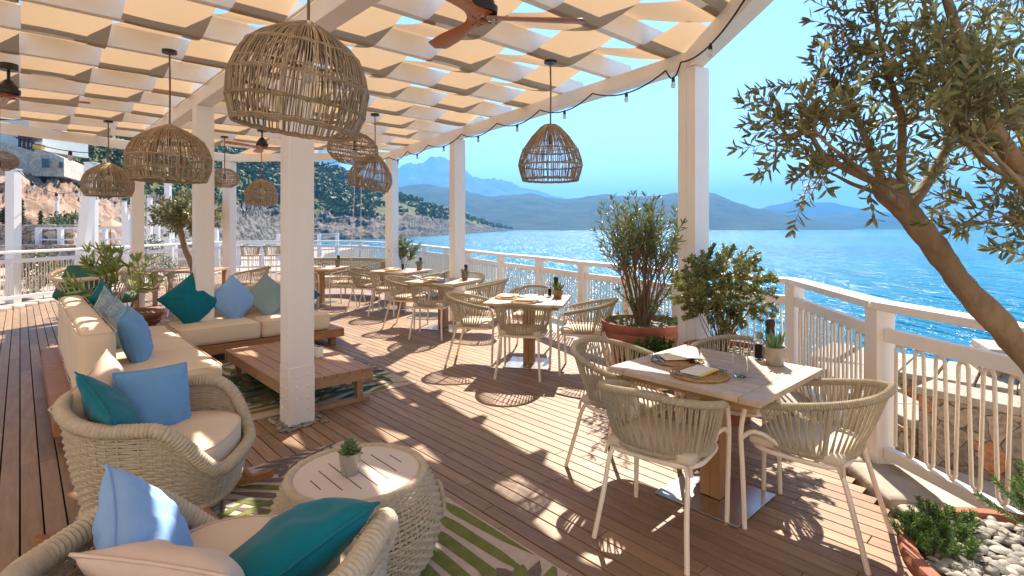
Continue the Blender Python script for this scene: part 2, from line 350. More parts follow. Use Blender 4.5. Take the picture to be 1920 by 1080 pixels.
def hillmat(name, green, green2, rock, rock2, red=None, scale=0.05):
    m = bpy.data.materials.new(name); m.use_nodes = True; n = m.node_tree.nodes; l = m.node_tree.links; MATS[name] = m
    p = n['Principled BSDF']; p.inputs['Roughness'].default_value = 0.95; p.inputs['Specular IOR Level'].default_value = 0.1
    tc = n.new('ShaderNodeTexCoord')
    def nz(sc, det=8):
        t = n.new('ShaderNodeTexNoise'); t.inputs['Scale'].default_value = sc; t.inputs['Detail'].default_value = det; t.inputs['Roughness'].default_value = 0.7
        l.new(tc.outputs['Object'], t.inputs['Vector']); return t.outputs['Fac']
    def ramp(f, a, b, x=0.38, y=0.62):
        r = n.new('ShaderNodeValToRGB'); r.color_ramp.elements[0].position = x; r.color_ramp.elements[1].position = y
        r.color_ramp.elements[0].color = (*a, 1); r.color_ramp.elements[1].color = (*b, 1); l.new(f, r.inputs[0]); return r.outputs[0]
    g = ramp(nz(scale), green2, green); k = ramp(nz(scale*4), rock2, rock, 0.42, 0.6)
    at = n.new('ShaderNodeAttribute'); at.attribute_name = 'rock'
    if red:
        ar = n.new('ShaderNodeAttribute'); ar.attribute_name = 'red'; mr = n.new('ShaderNodeMix'); mr.data_type = 'RGBA'
        l.new(ar.outputs['Fac'], mr.inputs[0]); l.new(k, mr.inputs[6]); l.new(ramp(nz(scale*4), (red[0]*.45, red[1]*.42, red[2]*.4), red, 0.4, 0.62), mr.inputs[7]); k = mr.outputs[2]
    md = n.new('ShaderNodeMath'); md.operation = 'MULTIPLY_ADD'; md.inputs[1].default_value = 1.6; l.new(nz(scale*1.6), md.inputs[0])
    ad = n.new('ShaderNodeMath'); ad.operation = 'ADD'; ad.inputs[1].default_value = -0.8; l.new(at.outputs['Fac'], md.inputs[2]); l.new(md.outputs[0], ad.inputs[0])
    st = n.new('ShaderNodeMapRange'); st.inputs['From Min'].default_value = 0.42; st.inputs['From Max'].default_value = 0.58; l.new(ad.outputs[0], st.inputs['Value'])
    mx = n.new('ShaderNodeMix'); mx.data_type = 'RGBA'; l.new(st.outputs[0], mx.inputs[0]); l.new(g, mx.inputs[6]); l.new(k, mx.inputs[7]); l.new(mx.outputs[2], p.inputs['Base Color'])
    bp = n.new('ShaderNodeBump'); bp.inputs['Strength'].default_value = 0.7; bp.inputs['Distance'].default_value = 0.05/scale
    l.new(nz(scale*3), bp.inputs['Height']); l.new(bp.outputs[0], p.inputs['Normal'])
hillmat('headland', (0.155, 0.15, 0.062), (0.08, 0.10, 0.03), (0.25, 0.215, 0.185), (0.045, 0.04, 0.035), red=(0.46, 0.30, 0.21), scale=0.10)
hillmat('far_scrub', (0.055, 0.068, 0.022), (0.014, 0.026, 0.007), (0.22, 0.2, 0.16), (0.12, 0.11, 0.09), scale=0.012)
hillmat('mountain_rock', (0.17, 0.19, 0.16), (0.06, 0.07, 0.055), (0.42, 0.40, 0.37), (0.2, 0.19, 0.17), scale=0.006)
def interp(tab, x):
    if x <= tab[0][0]: return tab[0][1:]
    for a, b in zip(tab, tab[1:]):
        if x <= b[0]:
            t = (x-a[0])/(b[0]-a[0]); t = t*t*(3-2*t)*0.5+t*0.5
            return tuple(lerp(p, q, t) for p, q in zip(a[1:], b[1:]))
    return tab[-1][1:]
def bearing_tab(tab):   # (px, ...) of the photograph -> tangent of the bearing
    return [((r[0]-960)/1000,)+tuple(r[1:]) for r in tab]
def ridge_hill(name, matname, tab, depth, z0, rough, nb, seed, rockband=None):
    """tab rows: bearing tangent, shore distance, ridge height; a hill with a front slope, a crest and a back slope"""
    mb = MB(); nf = 26; A0, A1 = tab[0][0], tab[-1][0]; vs = []; rk = []
    prof = [(j/(nf-1)) for j in range(nf)]
    for i in range(nb+1):
        a = lerp(A0, A1, i/nb); d0, z1 = interp(tab, a)
        for f in prof:
            Y = d0+depth*f*1.5; ff = f*1.5
            h = sm(0, 1, ff) if ff <= 1 else 1-sm(1, 1.5, ff)*0.9
            q = V((a*Y*rough[1], Y*rough[1], seed)); e = noise.fractal(q, 0.9, 2.1, 6)
            z = z0-2+(z1-z0+2)*(h**0.8)+e*rough[0]*(z1-z0)*h
            vs.append((a*Y, Y, z)); rk.append(1.0 if rockband and z < z0+rockband*(1+e) else 0.0)
    fs = [(i*nf+j, (i+1)*nf+j, (i+1)*nf+j+1, i*nf+j+1) for i in range(nb) for j in range(nf-1)]
    mb.add(vs, fs); o = mb.build(name, matname, angle=180)
    at = o.data.attributes.new('rock', 'FLOAT', 'POINT'); at.data.foreach_set('value', rk)
    return struct(o)
def hz(px, y, dist): return CAMH+(427-y)/1000*dist
def hilltab(rows, d, crest): return bearing_tab([(px, d, hz(px, y, d+crest)) for px, y in rows])
ridge_hill('mountains', 'mountain_rock', hilltab([(380, 330), (480, 285), (590, 290), (620, 305), (660, 330), (690, 332), (720, 330), (765, 312), (790, 316), (812, 310), (835, 314), (850, 321), (885, 337), (905, 341), (925, 336), (950, 345), (985, 352), (1020, 363), (1050, 374), (1100, 400), (1200, 426)], 3200, 3000), 3000, -4, (0.22, 0.0022), 260, 3.3)
ridge_hill('far_hill', 'far_scrub', hilltab([(560, 380), (650, 362), (750, 349), (800, 348), (860, 358), (920, 367), (990, 366), (1050, 373), (1080, 373), (1130, 366), (1180, 369), (1240, 366), (1290, 362), (1340, 365), (1385, 380), (1420, 392), (1480, 402), (1540, 415), (1600, 427)], 1300, 900), 900, -4, (0.10, 0.006), 220, 9.1)
ridge_hill('distant_hill', 'far_scrub', hilltab([(1300, 426), (1400, 398), (1450, 385), (1490, 378), (1530, 380), (1560, 379), (1600, 387), (1640, 394), (1700, 405), (1760, 418), (1820, 426)], 2900, 900), 900, -4, (0.06, 0.004), 160, 5.7)
ridge_hill('low_hill', 'far_scrub', hilltab([(1290, 426), (1340, 409), (1400, 414), (1450, 417), (1520, 408), (1600, 399), (1660, 399), (1720, 403), (1780, 411), (1840, 421), (1880, 427)], 2100, 600), 600, -4, (0.07, 0.006), 160, 2.2)

def headland():
    # bearing px, shore distance, rock top y, ridge distance, ridge y
    T = bearing_tab([(-2300, 30, 330, 190, 120), (-900, 38, 320, 190, 40), (-420, 42, 318, 190, 40), (-200, 42, 315, 180, 70), (0, 46, 318, 170, 120), (100, 48, 345, 175, 150), (170, 55, 374, 190, 180), (260, 75, 385, 230, 212), (350, 110, 392, 280, 240), (440, 160, 398, 340, 262), (520, 210, 402, 400, 284), (590, 248, 405, 450, 305), (640, 258, 408, 470, 328), (700, 265, 408, 480, 350), (760, 293, 405, 520, 373), (800, 345, 410, 580, 384), (860, 470, 417, 720, 402), (900, 600, 423, 840, 414), (935, 800, 427, 980, 424), (962, 1080, 430.5, 1200, 431)])
    mb = MB(); nb = 1300; FL = [.2*(j/45) for j in range(45)]+[.2+1.05*(j/34) for j in range(35)]; nf = len(FL); vs = []; rk = []; rd = []
    A0, A1 = T[0][0], T[-1][0]
    for i in range(nb+1):
        a = lerp(A0, A1, i/nb); d0, yr, d1, y1 = interp(T, a); px = 960+a*1000
        dr = lerp(d0, d1, 0.16); zr = hz(px, yr, dr); z1 = hz(px, y1, d1); zb = -4.6 if px > 330 else lerp(-1.0, -4.6, sm(150, 330, px))
        for j in range(nf):
            f = FL[j]
            Y = lerp(d0, d1, f); sc = d0/250
            q = V((a*Y, Y, 0))
            e = noise.fractal(q*(0.05/max(sc, 0.25)), 0.8, 2.2, 7); e2 = noise.fractal(q*(0.16/max(sc, 0.25))+V((5, 9, 2)), 0.7, 2.1, 6)
            if f < 0.16:
                t = f/0.16; rg = lerp(.38, 1, sm(200, 420, px)); z = lerp(zb, zr, t**0.75)+(e2*0.28+abs(e)*0.2)*(zr-zb)*(0.25+t)*0.9*rg; r = 1.0
            else:
                t = min(1.0, (f-0.16)/0.84); g = (t**lerp(1.35, .85, sm(120, 330, px))) if f <= 1 else 1-(f-1)*1.4
                z = lerp(zr, z1, g)+(e*0.07)*(z1-zr)+e2*0.5*sc; r = max(0, 0.9-t*7)
                if px > 560: r = max(r, 0.30*sm(560, 760, px))
            if f < 0.2:
                e3 = noise.fractal(V((a*Y*.07, z*.16, 3.3)), 0.8, 2.2, 6); e4 = noise.noise(V((a*Y*.5, z*.9, 7)))
                Y += (e3*0.11+e4*.02)*(dr-d0)*sm(-.01, .04, f)*(1-sm(.15, .2, f)); z += e4*.05*(zr-zb)
            vs.append((a*Y, Y, z)); rk.append(r); rd.append(1-sm(140, 300, px+e*60))
    fs = [(i*nf+j, (i+1)*nf+j, (i+1)*nf+j+1, i*nf+j+1) for i in range(nb) for j in range(nf-1)]
    mb.add(vs, fs); o = struct(mb.build('headland', 'headland', angle=60))
    for nm, dat in (('rock', rk), ('red', rd)):
        at = o.data.attributes.new(nm, 'FLOAT', 'POINT'); at.data.foreach_set('value', dat)
    # scrub and pines of the wooded slope, one mass
    fm = MB()
    for _ in range(9000):
        i = random.randrange(int(.64*nb), nb-2) if random.random() < .85 else random.randrange(2, nb-2)
        if random.random() < 0.0: continue
        j = int(lerp(36, nf*0.9, random.random()**1.1)); k = i*nf+j
        if rk[k] > 0.62: continue
        x, y, z = vs[k]; px = 960+x/y*1000
        if -60 < px < 128 and y < 84: continue
        if px > 700 and random.random() < 0.72: continue
        if px > 560 and noise.noise(V((x*.03, y*.03, 0))) > 0.08: continue
        s = max(0.7, y*rnd(0.005, 0.012)); s = min(s, 4.2); x += rnd(-1, 1)*s*1.5; c = V((x, y+rnd(-1, 1)*s, z+s*0.25))
        for q in range(26):
            d = rdir(); d.z = abs(d.z)*1.05-0.15; pp = c+V((d.x*s*1.1, d.y*s, d.z*s*rnd(.8, 1.25)))*rnd(0.75, 1.05)
            t = (d+rdir()*0.7).normalized(); a1 = t.orthogonal().normalized(); b1 = t.cross(a1); w = s*rnd(.22, .42)
            fm.add([pp+a1*w, pp+b1*w, pp-a1*w, pp-b1*w], [(0, 1, 2, 3)])
    o = fm.build('forest', 'far_leaf', smooth=False); o['kind'] = 'stuff'; tag(o, 'dense dark green scrub and pines covering the hillside above the rocks', 'forest', kind='stuff')
headland()
# pylon track on far hill is left to the hill's own texture

# ------------------------------------------------------------------ deck, kerb, paths
RAIL = [(2.66, 1.25), (2.40, 3.48), (2.66, 5.02), (1.88, 5.98), (1.50, 6.85), (1.02, 7.62), (0.46, 8.85), (-0.20, 10.0), (-0.95, 11.6), (-1.60, 13.05), (-2.45, 14.9), (-3.55, 17.1), (-5.5, 19.4), (-7.8, 20.6)]
LRAIL = [(-7.8, 20.6), (-10.3, 19.4), (-10.35, 16.2), (-10.25, 13.2), (-10.3, 10.6), (-10.6, 8.0), (-11.0, 5.0)]
deck_poly = [(2.02, -1.5), (2.10, 2.2), (2.08, 2.95), (2.14, 3.45), (2.30, 4.2), (2.34, 4.95), (1.72, 5.75)] + [(x-0.13, y-0.1) for x, y in RAIL[4:-1]] + [(-7.8, 20.3), (-10.0, 19.2), (-10.05, 16.2), (-9.95, 13.2), (-9.6, 10.0), (-9.2, 8.6), (-9.8, 6.0), (-10.5, 3.0), (-10.5, -1.5)]
def clip_line(poly, v):
    """u-intervals of the line v=const inside a polygon given in xy"""
    P = [(x*UX+y*UY, x*UY-y*UX) for x, y in poly]; out = []
    for (u0, v0), (u1, v1) in zip(P, P[1:]+P[:1]):
        if (v0-v)*(v1-v) < 0: out.append(u0+(u1-u0)*(v-v0)/(v1-v0))
    out.sort(); return list(zip(out[::2], out[1::2]))
def deck():
    mb = MB(); pitch = 0.094; rng = random.Random(3); i0 = int(-12/pitch); ax = Matrix.Rotation(RU, 3, 'Z')
    for i in range(i0, int(6.5/pitch)):
        v = (i+0.5)*pitch
        for a, b in clip_line(deck_poly, v):
            u = a-rng.random()*1.9
            while u < b:
                e = u+rng.choice((1.35, 1.8, 1.8, 1.8, 2.2)); s, t = max(u, a), min(e, b)-0.004
                if t-s > 0.03:
                    c = D((s+t)/2, v, -0.0125); mb.box(c, (t-s, pitch-0.008, 0.025), M=ax)
                u = e
    struct(mb.build('deck', 'deck_wood', smooth=False, bevel=0.0022))
    m2 = MB(); m2.prism(deck_poly, -0.06, -0.027); struct(m2.build('gap_shade_sheet', 'gap_shade', smooth=False))  # dark sheet that paints the shade seen in the board gaps
deck()
def ground():
    mb = MB(); edge = [(2.95, -1.5)]+[(x+0.28, y+0.18) for x, y in RAIL]+[(-8.5, 22), (-13, 22), (-13, -1.5)]
    mb.prism(edge, -5, -0.062); struct(mb.build('terrace_base', 'kerb_stone', smooth=False))
    # rough stone kerb that edges the boards
    k = MB(); rng = random.Random(5)
    E = deck_poly[0:7]
    for (x0, y0), (x1, y1) in zip(E, E[1:]):
        L = sqrt((x1-x0)**2+(y1-y0)**2); n = max(1, int(L/0.38))
        for i in range(n):
            t = (i+0.5)/n; p = V((lerp(x0, x1, t)+0.155+rng.uniform(-.01, .02), lerp(y0, y1, t), 0.0)); an = atan2(y1-y0, x1-x0)
            k.rbox((L/n-0.008, 0.30, 0.11+rng.uniform(0, .02)), 0.03, 5, Matrix.Translation(p) @ Matrix.Rotation(an+rng.uniform(-.04, .04), 4, 'Z'))
    struct(k.build('kerb', 'kerb_stone', weld=True))
    p = MB(); p.prism([(2.2, -1.5), (2.3, 2.9), (2.35, 3.6), (2.50, 4.3), (2.55, 5.4), (3.1, 5.2), (3.6, 4.2), (7.5, 3.0), (7.5, -1.5)], -5, 0.012); struct(p.build('path', 'path_stone', smooth=False))
    # pale rubble kerb at the left edge of the boards
    k = MB(); E = deck_poly[-8:-1]
    for (x0, y0), (x1, y1) in zip(E, E[1:]):
        L = sqrt((x1-x0)**2+(y1-y0)**2); n = max(1, int(L/0.3)); an = atan2(y1-y0, x1-x0)
        for i in range(n):
            t = (i+.5)/n; k.rbox((L/n-.01, .26, .10+rng.uniform(0, .05)), .03, 4, Matrix.Translation((lerp(x0, x1, t)-.16, lerp(y0, y1, t), .0)) @ Matrix.Rotation(an+rng.uniform(-.08, .08), 4, 'Z'))
    struct(k.build('kerb', 'path_stone', weld=True))
    t = MB(); t.prism([(-13.1, -1), (-13.1, 22.1), (-8.4, 22.1), (-14, 40), (-16, 60), (-60, 60), (-60, -1)], -5, -0.35); struct(t.build('lower_terrace', 'terrace_floor', smooth=False))
ground()
def stone_wall(label, pts, thick, z0, z1, matname='stone_rubble', capm='path_stone', group='rubble stone walls beyond the rail'):
    o = thing('stone_wall', label, 'wall', (pts[0][0], pts[0][1], 0), group=group); O = V((pts[0][0], pts[0][1], 0))
    w = MB(); c = MB(); n = len(pts); L = []; R = []
    for i in range(n):
        d = (V(pts[min(i+1, n-1)])-V(pts[max(i-1, 0)])).normalized(); nn = V((-d.y, d.x)); p = V(pts[i])
        L.append(p); R.append(p+nn*thick)
    poly = [(p.x-O.x, p.y-O.y) for p in L+R[::-1]]
    w.prism(poly, z0, z1-0.05); w.build('stone_face', matname, o, smooth=False)
    cen = V((sum(p[0] for p in poly)/len(poly), sum(p[1] for p in poly)/len(poly)))
    rng = random.Random(len(label)); 
    for i in range(n-1):
        a0, a1, b0, b1 = L[i], L[i+1], R[i], R[i+1]; k = max(1, int((a1-a0).length/0.27))
        for j in range(k):
            q = [lerp(a0, a1, (j+.012)/k), lerp(a0, a1, (j+.988)/k), lerp(b0, b1, (j+.988)/k), lerp(b0, b1, (j+.012)/k)]
            jit = V((rng.uniform(-.03, .03), rng.uniform(-.03, .03))); c.prism([(x.x-O.x+jit.x, x.y-O.y+jit.y) for x in q], z1-0.05, z1+rng.uniform(0, .035))
    c.build('coping', 'kerb_stone' if capm == 'path_stone' else capm, o, smooth=False, bevel=0.008); return o
stone_wall('rubble wall with orange stones and pale coping right behind the nearest rail panel', [(3.75, 2.2), (3.03, 3.14), (2.73, 3.58)], -0.30, -0.3, 0.50)
stone_wall('low rubble wall running on from the orange stoned wall behind the post', [(2.70, 3.66), (2.74, 4.4), (3.05, 5.3)], -0.42, -0.3, 0.24)
stone_wall('broad pale topped sea wall further out beyond the two near walls', [(6.4, 2.6), (4.9, 4.0), (3.2, 5.75)], -0.9, -5, 0.17)
stone_wall('square end of a reddish stone wall nearest the open water', [(6.6, 3.9), (4.45, 5.0)], -0.55, -5, 0.42)

def bounce_building():  # invented building front behind the camera, added to bounce sun under the pergola
    t = MB(); t.prism([(-16, -9.2), (9, -9.2), (9, -1.52), (-16, -1.52)], -5, -0.004); struct(t.build('terrace', 'path_stone', smooth=False))  # unseen pale paving, added as well to bounce sunlight onto the deck
    o = thing('unseen_bounce_front', 'unseen pale building front with tall windows, added behind the deck to bounce sunlight', 'building', (-3, -9, 0)); m = MB(); xs = [-12.5+3.2*i for i in range(8)]
    m.box((0, -.2, 6.2), (26, .4, 4.4)); m.box((0, -.2, 3.2), (26, .4, .6)); m.box((0, -.2, .1), (26, .4, .2))
    for a, b in zip([-13]+[x+1.5 for x in xs], xs+[13]):
        if b-a > .05: m.box(((a+b)/2, -.2, 1.55), (b-a, .4, 2.7))
    m.build('wall', 'render_wall', o, smooth=False)
    for x in xs:
        w = MB()
        for s in (0.04, 1.46): w.box((x+s, -.2, 1.55), (.08, .1, 2.7))
        for z in (.25, 2.85): w.box((x+.75, -.2, z), (1.34, .1, .1))
        f = w.build('window', 'far_white', o, smooth=False); p = MB(); p.box((x+.75, -.2, 1.55), (1.34, .02, 2.5)); p.build('pane', 'window_dark', f, smooth=False)
bounce_building()
# ------------------------------------------------------------------ railings
def railing(label, pts, two_way=False):
    o = thing('railing', label, 'railing', (0, 0, 0), group='white railings around the deck')
    H = 1.09
    for i, (x, y) in enumerate(pts):
        a = pts[max(i-1, 0)]; b = pts[min(i+1, len(pts)-1)]; an = atan2(b[1]-a[1], b[0]-a[0])
        m = MB(); m.box((0, 0, (H-0.05)/2+0.005), (0.12, 0.12, H-0.055)); 
        if y < 12: m.box((0, 0, 0.006), (0.14, 0.14, 0.012))
        m.build('post', 'white_paint', o, smooth=False, bevel=0.006, loc=(x, y, 0), rz=an)
    for (x0, y0), (x1, y1) in zip(pts, pts[1:]):
        p, q = V((x0, y0, 0)), V((x1, y1, 0)); d = (q-p).normalized(); L = (q-p).length
        m = MB(); m.bar(p-d*0.0+V((0, 0, H-0.02)), q+V((0, 0, H-0.02)), 0.14, 0.055); m.build('handrail', 'white_beam', o, smooth=False, bevel=0.008)
        n_sub = 1 if L < 1.9 else 2
        pa, pb = p+d*0.063, q-d*0.063
        m = MB(); m.bar(pa+V((0, 0, 0.885)), pb+V((0, 0, 0.885)), 0.05, 0.085); m.build('mid_rail', 'white_beam', o, smooth=False, bevel=0.005)
        m = MB(); m.bar(pa+V((0, 0, 0.13)), pb+V((0, 0, 0.13)), 0.06, 0.07); m.build('bottom_rail', 'white_beam', o, smooth=False, bevel=0.005)
        # rope laced up and down between the two rails
        k = max(3, int(round((L-0.126)/0.142))); w = (L-0.126-0.05)/k; path = []; zt, zb = 0.808, 0.195; r0 = 0.028
        s0 = 0.025
        for j in range(k):
            cx = s0+(j+0.5)*w
            for t in range(5):
                a = pi*t/4; path.append((cx-cos(a)*r0, zt+sin(a)*r0))
            if j < k-1:
                bx = cx+w/2; rb = r0*0.82
                for t in range(5):
                    a = pi*t/4; path.append((bx-cos(a)*rb, zb-sin(a)*rb))
        path = [(s0+0.012, zb)]+path+[(s0+(k-.5)*w+r0+0.006, zb)]
        full = [pa+d*x+V((0, 0, z)) for x, z in path]
        far = (p.y > 9)
        m = MB(); m.tube(full, 0.0105 if p.y < 9 else 0.011, 6 if not far else 4); m.build('rope_lacing', 'rope_cream', o)
    return o
railing('white railing laced with rope along the sea side of the deck', RAIL)
railing('white railing laced with rope at the left and back by the stone terrace', LRAIL)

# ------------------------------------------------------------------ pergola
VB = 1.655                                  # v of the inner beam line
OUT = [(1.30, -2.5), (1.56, 1.0), (1.64, 3.4), (1.70, 5.0), (-0.92, 8.98), (-2.6, 11.55), (-6.36, 12.0), (-7.21, 10.26), (-8.0, 8.3), (-9.4, 4.8), (-10.6, 1.0), (-10.6, -2.5)]
BZ, JH = 3.06, 0.20
JB = BZ+0.16
def pergola():
    o = thing('pergola', 'white timber pergola with woven cream canvas strips over the deck', 'pergola', (0, 0, 0))
    cols = [(D(4.366, VB), RU, 'in'), (D(7.39, VB), RU, 'in'), (V((-7.21, 10.26, 0)), RU, 'out')]
    for x, y, a in ((1.70, 5.0, atan2(3.98, -2.62)), (-0.92, 8.98, atan2(3.2, -2.1)), (-2.6, 11.55, atan2(1.6, -2.6)), (-6.36, 12.0, 2.9)):
        cols.append((V((x, y, 0)), a, 'out'))
    for p, a, kind in cols:
        m = MB(); m.box((-.0505, 0, BZ/2), (0.099, 0.2, BZ-0.004)); m.box((.0505, 0, BZ/2), (0.099, 0.2, BZ-0.004))
        c = m.build('column', 'white_paint', o, smooth=False, bevel=0.006, loc=p, rz=a)
        m = MB()
        for sx, sy in ((1, 0), (-1, 0), (0, 1), (0, -1)):
            tx, ty = -sy, sx
            m.box((sx*0.1015, sy*0.1015, 0.235), (0.006+abs(ty)*0.0 + abs(tx)*0.182, 0.006+abs(ty)*0.182, 0.46))
            for z in (0.12, 0.21, 0.30, 0.39):
                for t in (-0.045, 0.045):
                    q = V((sx*0.104+tx*t, sy*0.104+ty*t, z)); m.tube([q, q+V((sx, sy, 0))*0.008], [0.010, 0.008], 8)
        m.build('bolt_plate', 'white_beam', c, smooth=True)
    n = len(OUT)
    a, b = D(-4.5, VB, BZ+.08), D(12.33, VB, BZ+.08)
    m = MB(); m.bar(a, b, 0.17, 0.16); bm = m.build('beam', 'white_beam', o, smooth=False, bevel=0.006)
    m = MB(); 
    for s in (-1, 1):                                             # cord tied along the top edge of the inner beam
        pts = [D(-4+ i*0.25, VB+s*0.098, BZ+.158+0.004*sin(i*2.1)) for i in range(64)]; m.tube(pts, 0.011, 6)
    m.build('tie_cord', 'rope_cream', bm)
    for i in range(n-2):
        p, q = V((*OUT[i], BZ+.08)), V((*OUT[i+1], BZ+.08)); d = (q-p).normalized()
        m = MB(); m.bar(p-d*(0.07 if i in (3, 4, 5, 6, 7) else 0), q+d*0.07, 0.15 - 0.006*(i % 2), 0.16-0.006*(i % 2)); m.build('beam', 'white_beam', o, smooth=False, bevel=0.006)
    # joists
    PJ = 0.82; ks = list(range(-10, 8)); U0 = 6.05
    def vint(u):
        P = [(x*UX+y*UY, x*UY-y*UX) for x, y in OUT]; out = []
        for (u0, v0), (u1, v1) in zip(P, P[1:]+P[:1]):
            if (u0-u)*(u1-u) < 0: out.append(v0+(v1-v0)*(u-u0)/(u1-u0))
        out.sort(); return out
    for k in ks:
        u = U0+k*PJ; vi = vint(u)
        if len(vi) < 2: continue
        v0, v1 = max(vi[0], -6.5)-0.2, vi[-1]+0.32
        m = MB(); m.bar(D(u, v0, JB+JH/2), D(u, v1, JB+JH/2), 0.075, JH); m.build('joist', 'white_beam', o, smooth=False, bevel=0.005)
    # woven canvas strips
    def strip(j, vc, w):
        iv = clip_line(OUT, vc)
        for a, b in iv:
            a, b = a+0.0, b-0.02
            st = []
            for k in ks:
                u = U0+k*PJ; under = (k+j) % 2 == 0
                z = JB-0.004 if under else JB+JH+0.012
                for du in (-0.06, 0.0, 0.06): st.append((u+du, z))
            rows = []
            N = int((b-a)/0.06)
            for i in range(N+1):
                u = a+(b-a)*i/N
                if u <= st[0][0]: z = st[0][1]
                elif u >= st[-1][0]: z = st[-1][1]
                else:
                    for (u0, z0), (u1, z1) in zip(st, st[1:]):
                        if u0 <= u <= u1:
                            t = (u-u0)/(u1-u0); z = lerp(z0, z1, t)-0.012*4*t*(1-t)*(1 if u1-u0 > 0.2 else 0); break
                rows.append((u, z))
            m = MB(); vs = []; fs = []; nc = 6
            for u, z in rows:
                for c in range(nc+1):
                    vv = vc+w*(c/nc-0.5); e = noise.noise(V((u*0.9, vv*2.3, j*3.1)))*0.026; vs.append(D(u, vv, z+e*0.6 if True else z))
            for i in range(len(rows)-1):
                for c in range(nc): q = i*(nc+1)+c; fs.append((q, q+1, q+nc+2, q+nc+1))
            m.add(vs, fs); m.build('canvas_strip', 'canvas', o, angle=180)
    for j in range(-9, 3): 
        v0, v1 = j*0.58, (j+1)*0.58
        if j == 2: v1 = VB-0.10
        strip(j, (v0+v1)/2, v1-v0-0.012)
    for j in range(0, 9):
        v0 = VB+0.12+j*0.58; strip(j+4, v0+0.29, 0.565)
    return o
pergola()

# ------------------------------------------------------------------ woven things
def weave(mb, surf, rows, stakes, r, amp, closed=True, n=5, th0=0.0, th1=2*pi):
    S = stakes*2
    for j in range(rows):
        f = (j+0.5)/rows; pts = []
        for i in range(S if closed else S+1):
            th = lerp(th0, th1, i/S); p = surf(f, th); e = 0.01
            t = surf(f, th+e)-surf(f, th-e); g = surf(min(1, f+e), th)-surf(max(0, f-e), th); nn = t.cross(g)
            nn = nn.normalized() if nn.length > 1e-9 else V((0, 0, 1))
            ph = (i//2+j) % 2; side = (1 if ph else -1)*(1.0 if i % 2 == 0 else 0.0)
            pts.append(p+nn*amp*side)
        mb.tube(pts, r, n, closed=closed)
    for i in range(stakes):
        th = lerp(th0, th1, (i)/stakes); mb.tube([surf(f, th) for f in (0, .15, .3, .45, .6, .75, .9, 1)], r*0.8, 4)
def wrap_tube(mb, pts, r, closed=False, n=9, d=0.11):
    """a rail wrapped in rope turns: alternate radii along the path"""
    out = []; rs = []; P = pts+[pts[0]] if closed else pts
    for a, b in zip(P, P[1:]):
        L = (V(b)-V(a)).length; k = max(1, int(L/(r*0.24)))
        for i in range(k): out.append(V(a).lerp(V(b), i/k))
    if not closed: out.append(V(P[-1]))
    if closed and len(out) % 2: out.pop()
    rs = [r*(1+d if i % 2 else 1-d) for i in range(len(out))]
    mb.tube(out, rs, n, closed=closed)

def make_lamp(label, kind, matname, cord, tilt, loc, R=0.32, Hs=0.56):
    """loc = ceiling rose position (top); cord = length down to the shade top"""
    o = thing('pendant_lamp', label, 'lamp', loc, 0.0, group='rattan pendant lamps under the pergola')
    m = MB(); m.lathe([(0.062, -0.028), (0.062, 0.0)], 20); m.build('ceiling_rose', 'black_metal', o)
    m = MB(); m.tube([(0, 0, -0.02), (0.004, 0, -cord*0.5), (0, 0, -cord-0.10)], 0.008, 6); m.build('cord', 'twig', o)
    if kind == 'dome':
        prof = [(0.0, 0.08), (0.05, 0.25), (0.11, 0.43), (0.2, 0.66), (0.29, 0.81), (0.42, 0.92), (0.58, 1.0), (0.8, .985), (1.0, 0.88)]; rings = [0.11, 0.29, 0.58, 0.8, 0.975, 1.0]; nrib = 150
    elif kind == 'bell':
        prof = [(0.0, 0.20), (0.06, 0.34), (0.21, 0.58), (0.45, 0.87), (0.62, 0.97), (0.73, 1.0), (0.86, 0.95), (1.0, 0.87)]; rings = [0.05, 0.22, 0.45, 0.73, 0.975, 1.0]; nrib = 130
    else:
        prof = [(0.0, 0.30), (0.08, 0.55), (0.2, 0.78), (0.38, 0.95), (0.55, 1.0), (0.72, 0.95), (0.88, 0.76), (1.0, 0.5)]; rings = [0.04, .2, .34, .46, .58, .7, .86, 1.0]; nrib = 64
    def rad(f):
        for (a, ra), (b, rb) in zip(prof, prof[1:]):
            if f <= b: return R*lerp(ra, rb, (f-a)/(b-a))
        return R*prof[-1][1]
    m = MB(); rng = random.Random(int(abs(loc[0])*100)); T = Matrix.Rotation(tilt, 3, 'Y')
    def P(f, th): r = rad(f); return T @ V((r*cos(th), r*sin(th), -f*Hs))-V((0, 0, cord))
    for i in range(nrib):
        th = 2*pi*i/nrib+rng.uniform(-.02, .02); tw = rng.uniform(-.035, .035); wob = rng.uniform(.0, .012)
        m.tube([P(f, th+tw*f+wob*sin(f*9+i)) for f in [x[0] for x in prof]+[]], rng.uniform(.0026, .0042)*(R/0.3), 4, cap=False)
    for f in rings:
        dbl = 2 if f > 0.25 else 1
        for q in range(dbl):
            pts = [P(min(1, f+q*0.012), 2*pi*i/48)+V((0, 0, 0.004*sin(i*2.6+q*2))) for i in range(48)]; m.tube(pts, 0.005*(R/0.3), 5, closed=True)
    sl_ = [P(lerp(0.35, 0.62, i/60), 2*pi*i/60*1.3) for i in range(61)]; m.tube(sl_, 0.004, 4)
    s = m.build('shade', matname, o, smooth=True)
    m = MB(); m.tube([(0, 0, -cord-0.10), (0, 0, -cord-0.19)], 0.02, 10); b0 = m.build('socket', 'black_metal', o)
    m = MB(); m.lathe([(0.004, -0.30), (0.026, -0.285), (0.036, -0.255), (0.030, -0.215), (0.017, -0.19)], 14, c=(0, 0, -cord)); m.build('bulb', 'bulb_glass', o)
    return o
def lamp_at(px, ytop, ybot, Y, **k):
    X = (px-960)/1000*Y; zt = CAMH+(427-ytop)/1000*Y; top = JB-0.002
    hs = (ybot-ytop)/1000*Y
    return make_lamp(loc=(X, Y, top), cord=top-zt, Hs=hs, **k)
